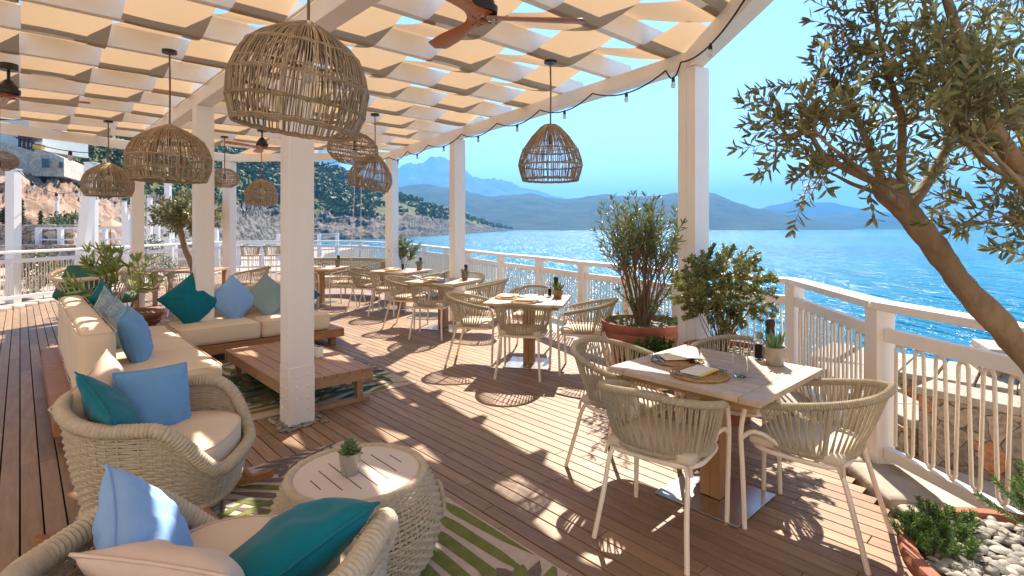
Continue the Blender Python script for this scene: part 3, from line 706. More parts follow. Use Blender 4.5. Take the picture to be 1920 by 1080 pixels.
lamp_at(578, 42, 243, 2.62, label='largest rattan dome lamp, dark and tilted, hanging in front of the pillar', kind='dome', matname='rattan', tilt=radians(7), R=0.325)
lamp_at(318, 234, 338, 4.95, label='rattan dome lamp over the sofa, just left of the second pillar', kind='dome', matname='rattan_honey', tilt=0.0, R=0.345)
lamp_at(203, 305, 367, 8.2, label='small honey rattan dome lamp furthest left, before the slanted white post', kind='dome', matname='rattan_honey', tilt=0.0, R=0.335)
lamp_at(1032, 234, 338, 5.25, label='rattan dome lamp hanging alone against the open sky', kind='bell', matname='rattan', tilt=0.0, R=0.315)
lamp_at(703, 290, 354, 7.7, label='rattan dome lamp tipped to one side, before the blue mountains', kind='bell', matname='rattan_honey', tilt=radians(11), R=0.315)
lamp_at(490, 335, 384, 10.9, label='little rattan dome lamp hanging over the wooded hillside', kind='dome', matname='rattan_honey', tilt=0.0, R=0.315)
lamp_at(665, 248, 306, 5.6, label='oval open rattan lamp partly behind the largest dome lamp', kind='oval', matname='rattan_honey', tilt=radians(6), R=0.262)
lamp_at(421, 316, 350, 9.6, label='flat oval rattan lamp hanging beside the far white pillar', kind='oval', matname='rattan_honey', tilt=0.0, R=0.25)
lamp_at(-2, 283, 318, 6.2, label='oval rattan lamp cut by the left edge of the photo', kind='oval', matname='rattan_honey', tilt=0.0, R=0.18)

def make_fan(label, loc, a0):
    o = thing('ceiling_fan', label, 'fan', loc, a0, group='ceiling fans under the pergola')
    z = JB-loc[2]
    m = MB(); m.lathe([(0.075, z-0.07), (0.075, z-0.004)], 24); m.build('mount', 'black_metal', o)
    m = MB(); m.tube([(0, 0, z-0.06), (0, 0, 0.1)], 0.014, 10); m.build('downrod', 'black_metal', o)
    m = MB(); m.lathe([(0.05, 0.02), (0.092, 0.025), (0.095, 0.065), (0.075, 0.075), (0.075, 0.10), (0.06, 0.115), (0.03, 0.16)], 28); m.build('motor', 'black_metal', o)
    for k in range(3):
        m = MB(); a = 2*pi*k/3; R = Matrix.Rotation(a, 3, 'Z'); vs = []; N = 18; top = []
        st = []
        for i in range(N+1):
            t = i/N; x = lerp(0.02, 0.66, t); w = 0.075*(1-t*0) if t < 0.01 else 0
            w = lerp(0.085, 0.045, sm(0, .22, t)); w = lerp(w, 0.075, sm(.22, .72, t)); w *= sqrt(max(0, 1-max(0, (t-0.93)/0.07)**2)) if t > .93 else 1
            st.append((x, max(w, 0.006), t))
        th = 0.016
        for x, w, t in st:
            tw = radians(11)*(1-0.3*t)
            for yy, zz in ((-w, 0), (-w*.5, th*.6), (w*.5, th*.6), (w, 0), (w*.5, -th*.6), (-w*.5, -th*.6)):
                vs.append(R @ V((x, yy*cos(tw)-zz*sin(tw), yy*sin(tw)+zz*cos(tw))))
        fs = [(i*6+c, i*6+(c+1) % 6, (i+1)*6+(c+1) % 6, (i+1)*6+c) for i in range(N) for c in range(6)]+[tuple(range(5, -1, -1)), tuple(N*6+c for c in range(6))]
        m.add(vs, fs); m.build('blade', 'fan_wood', o, angle=70)
    m = MB()
    for k in range(3):
        for q in (0.05, 0.085): 
            for s in (-.022, .022):
                a = 2*pi*k/3; p = V((q*cos(a)-s*sin(a), q*sin(a)+s*cos(a), -0.020)); m.tube([p, p-V((0, 0, .004))], .006, 8)
    m.build('screws', 'black_metal', o)
    return o
make_fan('three bladed wooden fan above the dining side, blades in full view', (-0.184, 3.35, 2.89), radians(5))
make_fan('wooden fan at the left edge with one blade reaching over the sofa', (-5.05, 5.35, 2.89), radians(25))
make_fan('small far wooden fan seen edge on beside the front pillar', (-4.1, 8.75, 2.89), radians(2))

# ------------------------------------------------------------------ string lights
def string_lights(label, anchors, sag, nb, r=0.0075, br=0.023):
    o = thing('string_lights', label, 'lights', anchors[0], group='strings of festoon bulbs'); O = V(anchors[0])
    path = []; spots = []
    for a, b in zip(anchors, anchors[1:]):
        a, b = V(a), V(b); N = 12
        for i in range(N):
            t = i/N; p = a.lerp(b, t)-V((0, 0, sag*4*t*(1-t))); path.append(p-O)
        for k in range(nb):
            t = (k+0.5)/nb if nb > 1 else 0.5; spots.append(a.lerp(b, t)-V((0, 0, sag*4*t*(1-t)))-O)
    path.append(V(anchors[-1])-O)
    m = MB(); m.tube(path, r, 6); m.build('cable', 'cable', o)
    for p in spots:
        m = MB(); m.lathe([(0.004, -br*4.2), (br*.75, -br*3.9), (br, -br*3.1), (br*.8, -br*2.1), (br*.45, -br*1.4)], 12); b = m.build('bulb', 'bulb_glass', o, loc=p)
        m = MB(); m.lathe([(br*.72, -br*1.7), (br*.72, -br*.5), (br*.5, 0.0), (br*.3, 0.012)], 10); m.build('socket', 'black_metal', b)
    return o
def along(p, q, t, off, z): 
    p, q = V((*p, 0)), V((*q, 0)); d = (q-p).normalized(); n = V((d.y, -d.x, 0)); r = p.lerp(q, t)-n*off; r.z = z; return r
A_, B_, C_, E_ = OUT[3], OUT[4], OUT[5], OUT[6]
anch = [along(OUT[2], A_, 0.0, 0.10, BZ+.06), along(OUT[2], A_, 0.97, 0.13, BZ+.05)]+[along(A_, B_, t, 0.10, BZ+.03) for t in (0.05, 0.27, 0.48, 0.70, 0.93)]+[along(B_, C_, t, .12, BZ+.02) for t in (0.3, 0.62, 0.95)]+[along(C_, E_, t, .12, BZ-.02) for t in (0.3, .6, .95)]
string_lights('black festoon cable with clear bulbs looped along the outer beam', anch, 0.11, 1)
string_lights('bulb string crossing before the red cliff at the left', [(-10.1, 10.9, 2.75), (-11.6, 14.5, 2.75), (-12.6, 18.0, 2.7)], 0.35, 3, br=0.045)
string_lights('bulb string hanging under the left end beam', [(-7.9, 8.45, 3.02), (-7.3, 9.9, 3.0)], 0.12, 1, br=0.04)

# ------------------------------------------------------------------ dining chairs
def bend(t, a1, rx, ry, ex=0.8):
    a = t*a1; s = sin(a); return math.copysign(abs(s)**ex, s)*rx, -ry*cos(a)
A1 = radians(124)
def ch_top(t): x, y = bend(t, A1, 0.30, 0.345); return V((x, y+(.02 if abs(t)>.8 else 0)*0, 0.79-0.135*abs(t)**1.35))
def ch_bot(t): x, y = bend(t, radians(116), 0.245, 0.225); return V((x, y+0.005, 0.468))
def make_chair(label):
    o = thing('dining_chair', label, 'chair', group='rope dining chairs around the tables')
    m = MB(); m.rbox((0.455, 0.44, 0.06), 0.028, 7, Matrix.Translation((0, 0.02, 0.462)), bulge=0.008); m.build('seat_cushion', 'pad', o, weld=True)
    m = MB(); N = 72
    for i in range(N):
        t = -0.97+1.94*(i+0.5)/N; sl_ = 0.028*(1 if i % 2 else -1)
        a, b = ch_top(t), ch_bot(max(-.985, min(.985, t+sl_))); out = V((a.x, a.y, 0)).normalized()
        mid = a.lerp(b, .5)+out*0.006; m.tube([a, mid, b], 0.0046, 5, cap=False)
    wrap_tube(m, [ch_bot(-.99+1.98*i/40) for i in range(41)], 0.0145)
    for t in (-.5, .5): m.tube([ch_top(t), ch_bot(t*.98)], 0.0125, 7)
    m.build('backrest', 'rope', o)
    m = MB(); wrap_tube(m, [ch_top(-1+2*i/60) for i in range(61)], 0.0185); m.build('top_rail', 'rope', o)
    for s in (-1, 1):
        e = ch_top(s); m = MB()
        m.tube(smooth_path([e+V((0, -.03, .004)), e+V((s*.004, .035, -.012)), V((s*.262, .245, .595)), V((s*.264, .258, .49)), V((s*.262, .25, .30)), V((s*.258, .24, 0))], 6), 0.0128, 8)
        m.tube(smooth_path([V((s*.263, .256, .47)), V((s*.255, .20, .515)), V((s*.235, .13, .50)), ch_bot(s*.93)], 5), 0.0115, 8)
        m.build('leg', 'white_tube', o)
        m = MB(); m.tube(smooth_path([V((s*.185, -.16, .452)), V((s*.205, -.20, .38)), V((s*.215, -.245, .22)), V((s*.238, -.305, 0))], 6), 0.0128, 8); m.build('leg', 'white_tube', o)
    m = MB(); ring = []
    for i in range(40):
        a = 2*pi*i/40; c_, s_ = cos(a), sin(a); ring.append(V((math.copysign(abs(c_)**.5, c_)*.238, .02+math.copysign(abs(s_)**.5, s_)*.215, .428)))
    m.tube(ring, 0.0125, 8, closed=True)
    for y in (-.08, .1): m.tube([(-.23, y, .428), (.23, y, .428)], 0.009, 6)
    m.build('seat_frame', 'white_tube', o); 
    m = MB(); 
    for s in (-1, 1): m.tube([(s*.19, -.165, .455), (s*.215, -.2, .448), (s*.225, -.205, .40)], .009, 6)
    m.build('cushion_tie', 'pad', o)
    return o
def face(d): return atan2(d[1], d[0])-pi/2
chair_specs = [
 ((0.79, 2.80), (0.61, 0.79), 'dining chair with its back to the viewer at the nearest table'),
 ((1.57, 2.80), (-0.70, 0.71), 'dining chair on the right of the nearest table, beside the rail post'),
 ((1.44, 3.53), (-0.60, -0.80), 'dining chair behind the nearest table, below the round bush'),
 ((0.74, 3.47), (0.70, -0.71), 'dining chair on the left of the nearest table, before the terracotta pots'),
 ((0.12, 5.78), (0.22, 0.975), 'dining chair with its back to the viewer at the second table'),
 ((-0.42, 6.30), (0.985, -0.17), 'dining chair on the left of the second table, seen from the side'),
 ((0.80, 5.88), (-0.975, 0.22), 'dining chair on the right of the second table, beside the big planter'),
 ((0.26, 6.88), (-0.15, -0.99), 'dining chair at the far side of the second table by the rail'),
 ((-1.17, 7.77), (0.15, 0.99), 'dining chair with its back to the viewer at the third table'),
 ((-1.68, 8.55), (0.97, -0.25), 'dining chair on the left of the third table'),
 ((-0.42, 8.12), (-0.97, 0.22), 'dining chair on the right of the third table, slanting rim before the rail'),
 ((-0.78, 9.02), (-0.25, -0.97), 'dining chair at the far side of the third table, behind its glasses'),
 ((-2.27, 9.72), (0.15, 0.99), 'dining chair with its back to the viewer at the fourth table'),
 ((-2.78, 10.25), (0.97, -0.2), 'dining chair on the left of the fourth table'),
 ((-1.42, 10.1), (-0.97, 0.2), 'dining chair on the right of the fourth table, before a white pillar'),
 ((-3.35, 10.85), (-0.99, 0.1), 'dining chair on the right of the farthest table, facing left'),
 ((-4.12, 10.35), (0.1, 0.99), 'dining chair half hidden behind the front pillar at the farthest table'),
]
ch0 = None
for (x, y), d, lab in chair_specs:
    if ch0 is None: ch0 = make_chair(lab); ch0.location = (x, y, 0); ch0.rotation_euler.z = face(d)
    else: dup(ch0, (x, y, 0), face(d), lab)

# ------------------------------------------------------------------ dining tables
def make_table(label, S=0.88):
    o = thing('dining_table', label, 'table', group='square teak dining tables'); m = MB(); zt = 0.735; th = 0.03
    for s in (-1, 1): m.box((s*(S/2-.05), 0, zt), (.10, S, th))
    n = 9; w = S/n
    for i in range(n): m.box((0, -S/2+w*(i+.5), zt-.0005), (S-.208, w-.0075, th-.001))
    m.mi = 1; m.box((0, 0, zt-.0125), (S-.21, S-.012, .003)); m.build('tabletop', ['table_wood', 'slot_shade'], o, smooth=False, bevel=0.0015)  # second material: dark sheet below the slats, standing in for gap shade
    m = MB(); m.box((0, 0, zt-.035), (S-.12, S-.12, .036)); m.build('apron', 'pedestal_wood', o, smooth=False)
    m = MB(); m.box((-.031, 0, .35), (.06, .125, .67)); m.box((.0315, 0, .35), (.06, .123, .668)); m.build('pedestal', 'pedestal_wood', o, smooth=False, bevel=0.003)
    m = MB(); m.box((0, 0, .0075), (.50, .50, .011)); m.build('base_plate', 'steel', o, smooth=False, bevel=0.002)
    return o
TAB = [((1.19, 3.13), RU, 'nearest square teak dining table, laid for two beside the rail'),
       ((0.20, 6.17), radians(-12), 'second square dining table, its chrome base shining, before the tall planter'),
       ((-1.08, 8.38), radians(-24), 'third square dining table, just in front of a white pillar'),
       ((-2.15, 10.4), radians(-24), 'fourth square dining table, before the thin leafy planter'),
       ((-4.0, 11.15), radians(-10), 'farthest square dining table, beside the curved bench')]
t0 = None
for (x, y), a, lab in TAB:
    if t0 is None: t0 = make_table(lab); t0.location = (x, y, 0); t0.rotation_euler.z = a
    else: dup(t0, (x, y, 0), a, lab)
ZT = 0.751
def make_placemat(label):
    m = MB(); 
    for k in range(9):
        r = 0.018+k*0.0165; pts = []
        for i in range(int(12+r*240)): 
            a = 2*pi*i/int(12+r*240); pts.append((r*cos(a), r*sin(a), .007+.0022*sin(a*40+k)))
        m.tube(pts, .0085, 5, closed=True)
    return tag(m.build('placemat', 'mat_straw'), label, 'placemat', 'round straw placemats on the tables')
def make_napkin(label):
    m = MB(); m.rbox((.20, .13, .013), .006, 5, Matrix.Translation((0, 0, .0095))); m.mi = 1; m.rbox((.20, .02, .0135), .006, 4, Matrix.Translation((0, -.057, .0097)))
    return tag(m.build('napkin', ['napkin', 'napkin_trim'], weld=False), label, 'napkin', 'folded cream napkins on the placemats')
def make_glass(label):
    m = MB(); m.lathe([(.0, .001), (.034, .001), (.036, .006), (.0395, .128), (.038, .128), (.0345, .014), (.0, .012)], 28, cap=False)
    return tag(m.build('drinking_glass', 'clear_glass', weld=True), label, 'glass', 'clear tumblers on the tables')
def make_cutlery(label, kind):
    m = MB(); m.bar((-.095, 0, .004), (.03, 0, .004), .008, .003)
    if kind == 'fork':
        m.bar((.03, 0, .005), (.055, 0, .006), .02, .003)
        for s in (-.0075, -.0025, .0025, .0075): m.bar((.054, s, .006), (.095, s, .008), .0028, .002)
    elif kind == 'knife': m.bar((.03, 0, .004), (.11, .002, .004), .014, .002)
    else: m.lathe([(.0, .003), (.012, .0035), (.015, .006)], 16, c=(.058, 0, 0), sx=1.7, cap=False)
    return tag(m.build(kind, 'cutlery', smooth=True), label, 'cutlery', 'cutlery laid on the placemats')
def make_mill(label, dark):
    o = thing('pepper_mill' if dark else 'salt_mill', label, 'mill', group='dark mills on the tables' if dark else 'clear mills on the tables')
    if dark:
        m = MB(); m.lathe([(.03, 0), (.03, .02), (.026, .05), (.027, .16), (.022, .185), (.029, .20), (.029, .225), (.02, .24), (0.004, .246)], 20); m.build('body', 'pepper', o)
    else:
        m = MB(); m.lathe([(.031, 0), (.031, .10), (.026, .12), (.027, .155), (.02, .165), (.003, .168)], 20); m.build('body', 'clear_glass', o)
        m = MB(); m.lathe([(.02, .006), (.02, .085), (.012, .09)], 14); m.build('peppercorns', 'pepper', o)
        m = MB(); m.lathe([(.032, .098), (.032, .112), (.027, .118)], 20); m.build('collar', 'steel', o)
    return o
def make_succulent(label, kind, potmat, R=.055, Hp=.095):
    o = thing('potted_succulent', label, 'plant', group='potted succulents on the tables')
    m = MB(); m.lathe([(R*.74, 0), (R*.78, .004), (R, Hp), (R*1.01, Hp+.003), (R*.9, Hp+.003), (R*.86, Hp-.012), (.002, Hp-.014)], 24); m.build('pot', potmat, o)
    m = MB(); rng = random.Random(len(label))
    if kind == 'rosette':
        for k in range(52):
            el = radians(8+72*k/52); a = k*2.39996; L = R*lerp(1.25, .75, k/52); d = V((cos(a)*cos(el), sin(a)*cos(el), sin(el)))
            p = V((0, 0, Hp-.012+.045*k/52)); m.tube([p, p+d*L*.5+V((0, 0, .002)), p+d*L*.85, p+d*L], [R*.12, R*.16, R*.09, .0008], 5)
    else:
        for k in range(22):
            el = radians(rng.uniform(38, 86)); a = k*2.39996; L = rng.uniform(.07, .125); d = V((cos(a)*cos(el), sin(a)*cos(el), sin(el)))
            p = V((cos(a)*.012, sin(a)*.012, Hp-.015)); m.tube([p, p+d*L*.5, p+d*L*.8+V((0, 0, .004)), p+d*L+V((0, 0, .008))], [R*.14, R*.17, R*.09, .0008], 5)
    m.build('rosette', 'succulent', o); return o
protos = {}
def place(kind, fn, loc, rz, label):
    if kind not in protos: o = fn(label); protos[kind] = o; o.location = loc; o.rotation_euler.z = rz
    else: o = dup(protos[kind], loc, rz, label)
    return o
def on_table(i, x, y):
    (tx, ty), a, _ = TAB[i]; return V((tx+cos(a)*x-sin(a)*y, ty+sin(a)*x+cos(a)*y, ZT))
names = ['nearest', 'second', 'third', 'fourth', 'farthest']
def setting(i, x, y, ang, which, cut=True):
    a = TAB[i][1]+ang; p = on_table(i, x, y); nm = names[i]
    place('mat', make_placemat, p, a, f'round straw placemat on the {which} side of the {nm} dining table')
    place('nap', make_napkin, p+V((0, 0, .0165)), a, f'folded cream napkin on the {which} placemat of the {nm} dining table')
    if cut:
        f = V((cos(a), sin(a), 0)); s = V((-f.y, f.x, 0)); up = V((0, 0, .0165))
        place('fork', lambda L: make_cutlery(L, 'fork'), p-f*.125+up, a+pi/2+.1, f'fork on the {which} placemat of the {nm} dining table')
        place('knife', lambda L: make_cutlery(L, 'knife'), p+f*.118+up, a+pi/2-.12, f'knife on the {which} placemat of the {nm} dining table')
        place('spoon', lambda L: make_cutlery(L, 'spoon'), p+f*.145-s*.01+up, a+pi/2-.2, f'spoon on the {which} placemat of the {nm} dining table')
# nearest table: local x runs along u (away-left), local y toward the camera-left
setting(0, -0.02, 0.22, pi/2-pi, 'near'); setting(0, 0.23, 0.02, 0.9, 'far')
def px_table(px, y, z=ZT):
    Y = (CAMH-z)*1000/(y-427); return V(((px-960)/1000*Y, Y, z))
place('glass', make_glass, px_table(1388, 705), 0, 'clear tumbler standing alone before the plant on the nearest table')
place('glass', make_glass, px_table(1301, 683), 0, 'clear tumbler beside the far placemat on the nearest table')
place('salt', lambda L: make_mill(L, False), px_table(1422, 672), 0, 'clear mill of peppercorns left of the plant on the nearest table')
place('pep', lambda L: make_mill(L, True), px_table(1444, 668), 0, 'tall black mill behind the plant on the nearest table')
place('aloe', lambda L: make_succulent(L, 'aloe', 'pot_glaze', .062, .105), px_table(1453, 683), 0, 'spiky succulent in green glazed pot on the nearest dining table')
for i, xs in ((1, 1), (2, 1), (3, 1), (4, 1)):
    setting(i, 0.0, -0.28, 0, 'near', cut=(i < 3)); setting(i, -0.26, 0.02, pi/2, 'left', cut=False)
    for (gx, gy, w) in ((0.16, -0.16, 'right'), (-0.12, 0.17, 'left')):
        place('glass', make_glass, on_table(i, gx, gy), 0, f'clear {w} tumbler on the {names[i]} dining table')
    o = place('aloe_b', lambda L: make_succulent(L, 'aloe', 'pot_brown', .055, .095), on_table(i, 0.32, 0.12), i*1.3, f'spiky succulent in brown pot on the {names[i]} dining table')
    place('pep', lambda L: make_mill(L, True), on_table(i, 0.28, 0.23), 0, f'tall black mill behind the plant on the {names[i]} dining table')
    if i < 3: place('salt', lambda L: make_mill(L, False), on_table(i, 0.2, 0.27), 0, f'clear mill beside the plant on the {names[i]} dining table')

# ------------------------------------------------------------------ lounge: armchairs, side table, sofas, low table
def arm_rim(th):
    """th = 0 at the front, pi at the back; chair faces +y"""
    a = abs((th+pi) % (2*pi)-pi); c, s = cos(th), sin(th); ex = 0.72
    x = math.copysign(abs(s)**ex, s)*0.425; y = math.copysign(abs(c)**ex, c)*(0.40 if c < 0 else 0.375)
    z = 0.335+0.285*sm(radians(24), radians(84), a)+0.09*sm(radians(85), radians(165), a)
    return V((x, y, z))
def arm_base(th):
    c, s = cos(th), sin(th); ex = 0.75
    return V((math.copysign(abs(s)**ex, s)*0.345, math.copysign(abs(c)**ex, c)*0.325, 0.16))
def arm_surf(f, th):
    p = arm_base(th).lerp(arm_rim(th), f); o_ = V((p.x, p.y, 0)); k = sin(pi*f)*0.03*(p.z)
    return p+o_.normalized()*k if o_.length > 1e-6 else p
def make_armchair(label):
    o = thing('wicker_armchair', label, 'armchair', group='wicker rocking armchairs')
    m = MB(); weave(m, arm_surf, 30, 62, 0.0074, 0.0070); m.build('woven_shell', 'rope_wicker', o)
    m = MB(); wrap_tube(m, [arm_rim(2*pi*i/90) for i in range(90)], 0.034, closed=True, n=12, d=0.07); m.build('rim', 'rope_wicker', o)
    m = MB(); wrap_tube(m, [arm_base(2*pi*i/60) for i in range(60)], 0.024, closed=True, n=8, d=0.07); m.build('base_ring', 'rope_wicker', o)
    m = MB(); vs = []; N = 64
    rr = [(0.0, .315), (.93, .315), (1.0, .34), (1.0, .425), (.985, .443), (.93, .455), (.55, .472), (0.0, .478)]
    for r, z in rr:
        for k in range(N):
            th = 2*pi*k/N; e = arm_surf(.62, th); q = V((e.x, e.y, 0))*(0.905); 
            if q.y > 0: q.y *= 1.02
            vs.append(V((q.x*r, q.y*r, z+0.006*noise.noise(V((q.x*r*5, q.y*r*5, z))))))
    fs = [(i*N+k, i*N+(k+1) % N, (i+1)*N+(k+1) % N, (i+1)*N+k) for i in range(len(rr)-1) for k in range(N)]
    m.add(vs, fs); sc_ = m.build('seat_cushion', 'cushion_seat', o, angle=60)
    m = MB(); pts = []
    for k in range(N):
        th = 2*pi*k/N; e = arm_surf(.62, th); q = V((e.x, e.y, 0))*0.893
        if q.y > 0: q.y *= 1.02
        pts.append((q.x, q.y, .446))
    m.tube(pts, .0045, 5, closed=True); m.build('piping', 'cushion_taupe', sc_)
    for s in (-1, 1):
        m = MB(); pts = [(s*.27, lerp(-.47, .47, i/14), .024+.055*(abs(i/7-1))**2.2) for i in range(15)]
        for a, b in zip(pts, pts[1:]): m.bar(a, V(b)+(V(b)-V(a))*.04, .042, .042)
        m.build('rocker', 'teak', o, smooth=False, bevel=0.004)
        for yy, y2 in ((.22, .36), (-.2, -.26)):
            m = MB(); m.tube([(s*.25, yy, .175), (s*.265, (yy+y2)/2, .12), (s*.27, y2, .045)], [.034, .026, .018], 8); m.build('leg', 'teak', o)
    return o
ac = make_armchair('wicker rocking armchair in the middle, facing right beside the palm rug'); ac.location = (-1.87, 2.90, 0); ac.rotation_euler.z = face((0.985, 0.187))
acb = dup(ac, (-0.82, 1.65, 0.01), face((0.166, 0.986)), 'nearest wicker armchair, cut by the bottom of the photo, seen from behind'); acb.scale = (1.03, 1.0, 1.08); acb.rotation_euler.x = radians(8)

def side_table():
    o = thing('side_table', 'round woven side table with slotted cream top', 'table', (-0.735, 2.54, 0), RU)
    prof = [(.335, .01), (.365, .06), (.385, .14), (.388, .21), (.372, .29), (.345, .355), (.322, .395)]
    def surf(f, th):
        x = f*(len(prof)-1); i = min(int(x), len(prof)-2); t = x-i; r = lerp(prof[i][0], prof[i+1][0], t); z = lerp(prof[i][1], prof[i+1][1], t)
        return V((r*cos(th), r*sin(th), z))
    m = MB(); weave(m, surf, 25, 76, .0074, .0070); m.build('woven_base', 'rope_wicker', o)
    m = MB(); wrap_tube(m, [(0.308*cos(2*pi*i/80), .308*sin(2*pi*i/80), .402) for i in range(80)], .022, closed=True, n=8, d=.07); m.build('rim', 'rope_wicker', o)
    m = MB(); m.lathe([(.05, .385), (.287, .385), (.290, .405), (.287, .412), (.002, .412)], 64); t = m.build('tabletop', 'side_top', o)
    m = MB()
    for k, L in enumerate((.10, .22, .30, .34, .30, .22, .10)):
        m.box((0, (k-3)*.068, .4125), (L*1.15, .0042, .0012))
    m.build('slot_shade_strips', 'slot_shade', t, smooth=False)  # dark strips laid on the top, painting the shade of open slots
    m = MB(); wrap_tube(m, [V((.40*cos(-1.9)+.0, .40*sin(-1.9), .20))+V((cos(-1.9+pi/2)*.075*cos(q), sin(-1.9+pi/2)*.075*cos(q), .075*sin(q))) for q in [2*pi*i/28 for i in range(28)]], .0135, closed=True, n=8); m.build('handle', 'rope_wicker', o)
side_table()
place('rosette', lambda L: make_succulent(L, 'rosette', 'pot_glaze', .052, .098), (-0.765, 2.52, .413), 0, 'rosette succulent in shiny pot on the woven side table')

def cushion(parent, name, c, d, rz, matname='cushion_cream', r=.05, bulge=.02, side=.008, pip=True):
    m = MB(); m.rbox(d, r, 10, None, bulge=bulge, bulge_side=side)
    o = m.build(name, matname, parent, loc=c, rz=rz, weld=True)
    if pip:
        h = V(d)/2
        for zz in (h.z-r*.30, -h.z+r*.30):
            m = MB(); pts = []; k = r*1.0; e = 0.0035
            for sx, sy, a0 in ((1, 1, 0), (-1, 1, pi/2), (-1, -1, pi), (1, -1, 1.5*pi)):
                for i in range(5):
                    a = a0+pi/2*i/4; pts.append((sx*(h.x-k)+cos(a)*(k*.955+e), sy*(h.y-k)+sin(a)*(k*.955+e), zz))
            m.tube(pts, .004, 4, closed=True); m.build('piping', 'cushion_taupe', o)
    return o
def sofa(label, u0, u1, v0, v1, back, n, seat_first, seat_last, plat):
    """back = '-v' or '+u': where the backrest stands; dims in deck axes"""
    o = thing('sofa', label, 'sofa', D((u0+u1)/2, (v0+v1)/2), RU, group='cream lounge sofas on teak platforms')
    cu, cv = (u0+u1)/2, (v0+v1)/2
    def L(u, v, z): return V((u-cu, -(v-cv), z))     # local x = u, local y = -v
    m = MB(); pu0, pu1, pv0, pv1 = plat; k = max(2, int(round((pv1-pv0)/.155))) if back == '-v' else max(2, int(round((pu1-pu0)/.155)))
    for i in range(k):
        if back == '-v':
            w = (pv1-pv0)/k; m.box(L((pu0+pu1)/2, pv0+w*(i+.5), .205), (pu1-pu0-.07, w-.008, .03))
        else:
            w = (pu1-pu0)/k; m.box(L(pu0+w*(i+.5), (pv0+pv1)/2, .205), (w-.008, pv1-pv0-.002, .03))
    for vv in (pv0+.02, pv1-.02): m.box(L((pu0+pu1)/2, vv, .15), (pu1-pu0-.004, .04, .078))
    for uu in (pu0+.02, pu1-.02): m.box(L(uu, (pv0+pv1)/2, .1505), (.04, pv1-pv0-.084, .076))
    if back == '-v':
        for uu in (pu0+.018, pu1-.018): m.box(L(uu, (pv0+pv1)/2, .205), (.036, pv1-pv0, .031))
    m.build('platform', 'teak', o, smooth=False, bevel=0.003)
    for uu in (pu0+.12, pu1-.12):
        for vv in (pv0+.12, pv1-.12):
            m = MB(); m.box(L(uu, vv, .056), (.08, .08, .11)); m.build('leg', 'teak', o, smooth=False, bevel=0.003)
    for i in range(n):
        a, b = lerp(seat_first, seat_last, i/n)+.004, lerp(seat_first, seat_last, (i+1)/n)-.004
        if back == '-v':
            cushion(o, 'seat_cushion', L((a+b)/2, (v0+.22+v1)/2, .325), (b-a, v1-v0-.22, .205), 0)
        else:
            cushion(o, 'seat_cushion', L((u0+u1-.24)/2, (a+b)/2, .325), (u1-u0-.24, b-a, .205), 0)
    s0, s1 = (u0, u1) if back == '-v' else (v0, v1)
    nb = n if back == '+u' else n
    for i in range(nb):
        a, b = lerp(s0, s1, i/nb)+.003, lerp(s0, s1, (i+1)/nb)-.003
        if back == '-v': cushion(o, 'back_cushion', L((a+b)/2, v0+.105, .515), (b-a, .225, .585), 0, r=.07, bulge=.012, side=.012, pip=True)
        else: cushion(o, 'back_cushion', L(u1-.12, (a+b)/2, .515), (.225, b-a, .585), 0, r=.07, bulge=.012, side=.012)
    return o
sofa('cream sofa on the left side, seen along its backrest towards the planter', 4.95, 7.85, .32, 1.26, '-v', 3, 4.95, 7.45, (4.88, 7.95, .17, 1.30))
sofa('cream sofa across the back, facing the low teak table', 6.86, 7.85, 1.42, 3.05, '+u', 2, 1.30, 3.05, (6.83, 7.90, 1.34, 3.22))
def low_table():
    u0, u1, v0, v1 = 4.45, 6.14, 1.57, 2.38
    o = thing('low_table', 'low slatted teak coffee table behind the front pillar', 'table', D((u0+u1)/2, (v0+v1)/2), RU)
    m = MB(); n = 7; w = (v1-v0)/n
    for i in range(n): m.box((0, -(v1-v0)/2+w*(i+.5), .285), (u1-u0, w-.006, .028))
    m.build('tabletop', 'teak_grey', o, smooth=False, bevel=.003)
    m = MB()
    for s in (-1, 1): m.box((0, s*((v1-v0)/2-.03), .232), (u1-u0-.12, .04, .076)); m.box((s*((u1-u0)/2-.03), 0, .2325), (.045, v1-v0-.002, .075))
    m.build('frame', 'teak_grey', o, smooth=False, bevel=.003)
    for s in (-1, 1):
        for q in (-1, 1):
            m = MB(); m.box((s*((u1-u0)/2-.05), q*((v1-v0)/2-.12), .11), (.055, .055, .17)); m.build('leg', 'teak_grey', o, smooth=False, bevel=.003)
        m = MB(); m.box((s*((u1-u0)/2-.05), 0, .018), (.056, v1-v0-.06, .035)); m.build('floor_rail', 'teak_grey', o, smooth=False, bevel=.003)
low_table()
m = MB(); m.rbox((.09, .06, .10), .008, 4, Matrix.Translation((0, 0, .051))); m.mi = 1; m.box((0, 0, .104), (.03, .03, .006)); tag(m.build('small_box', ['far_white', 'black_metal'], loc=D(5.15, 2.16, .2995), rz=RU, weld=True), 'small white block on the low teak table by the pillar', 'box')

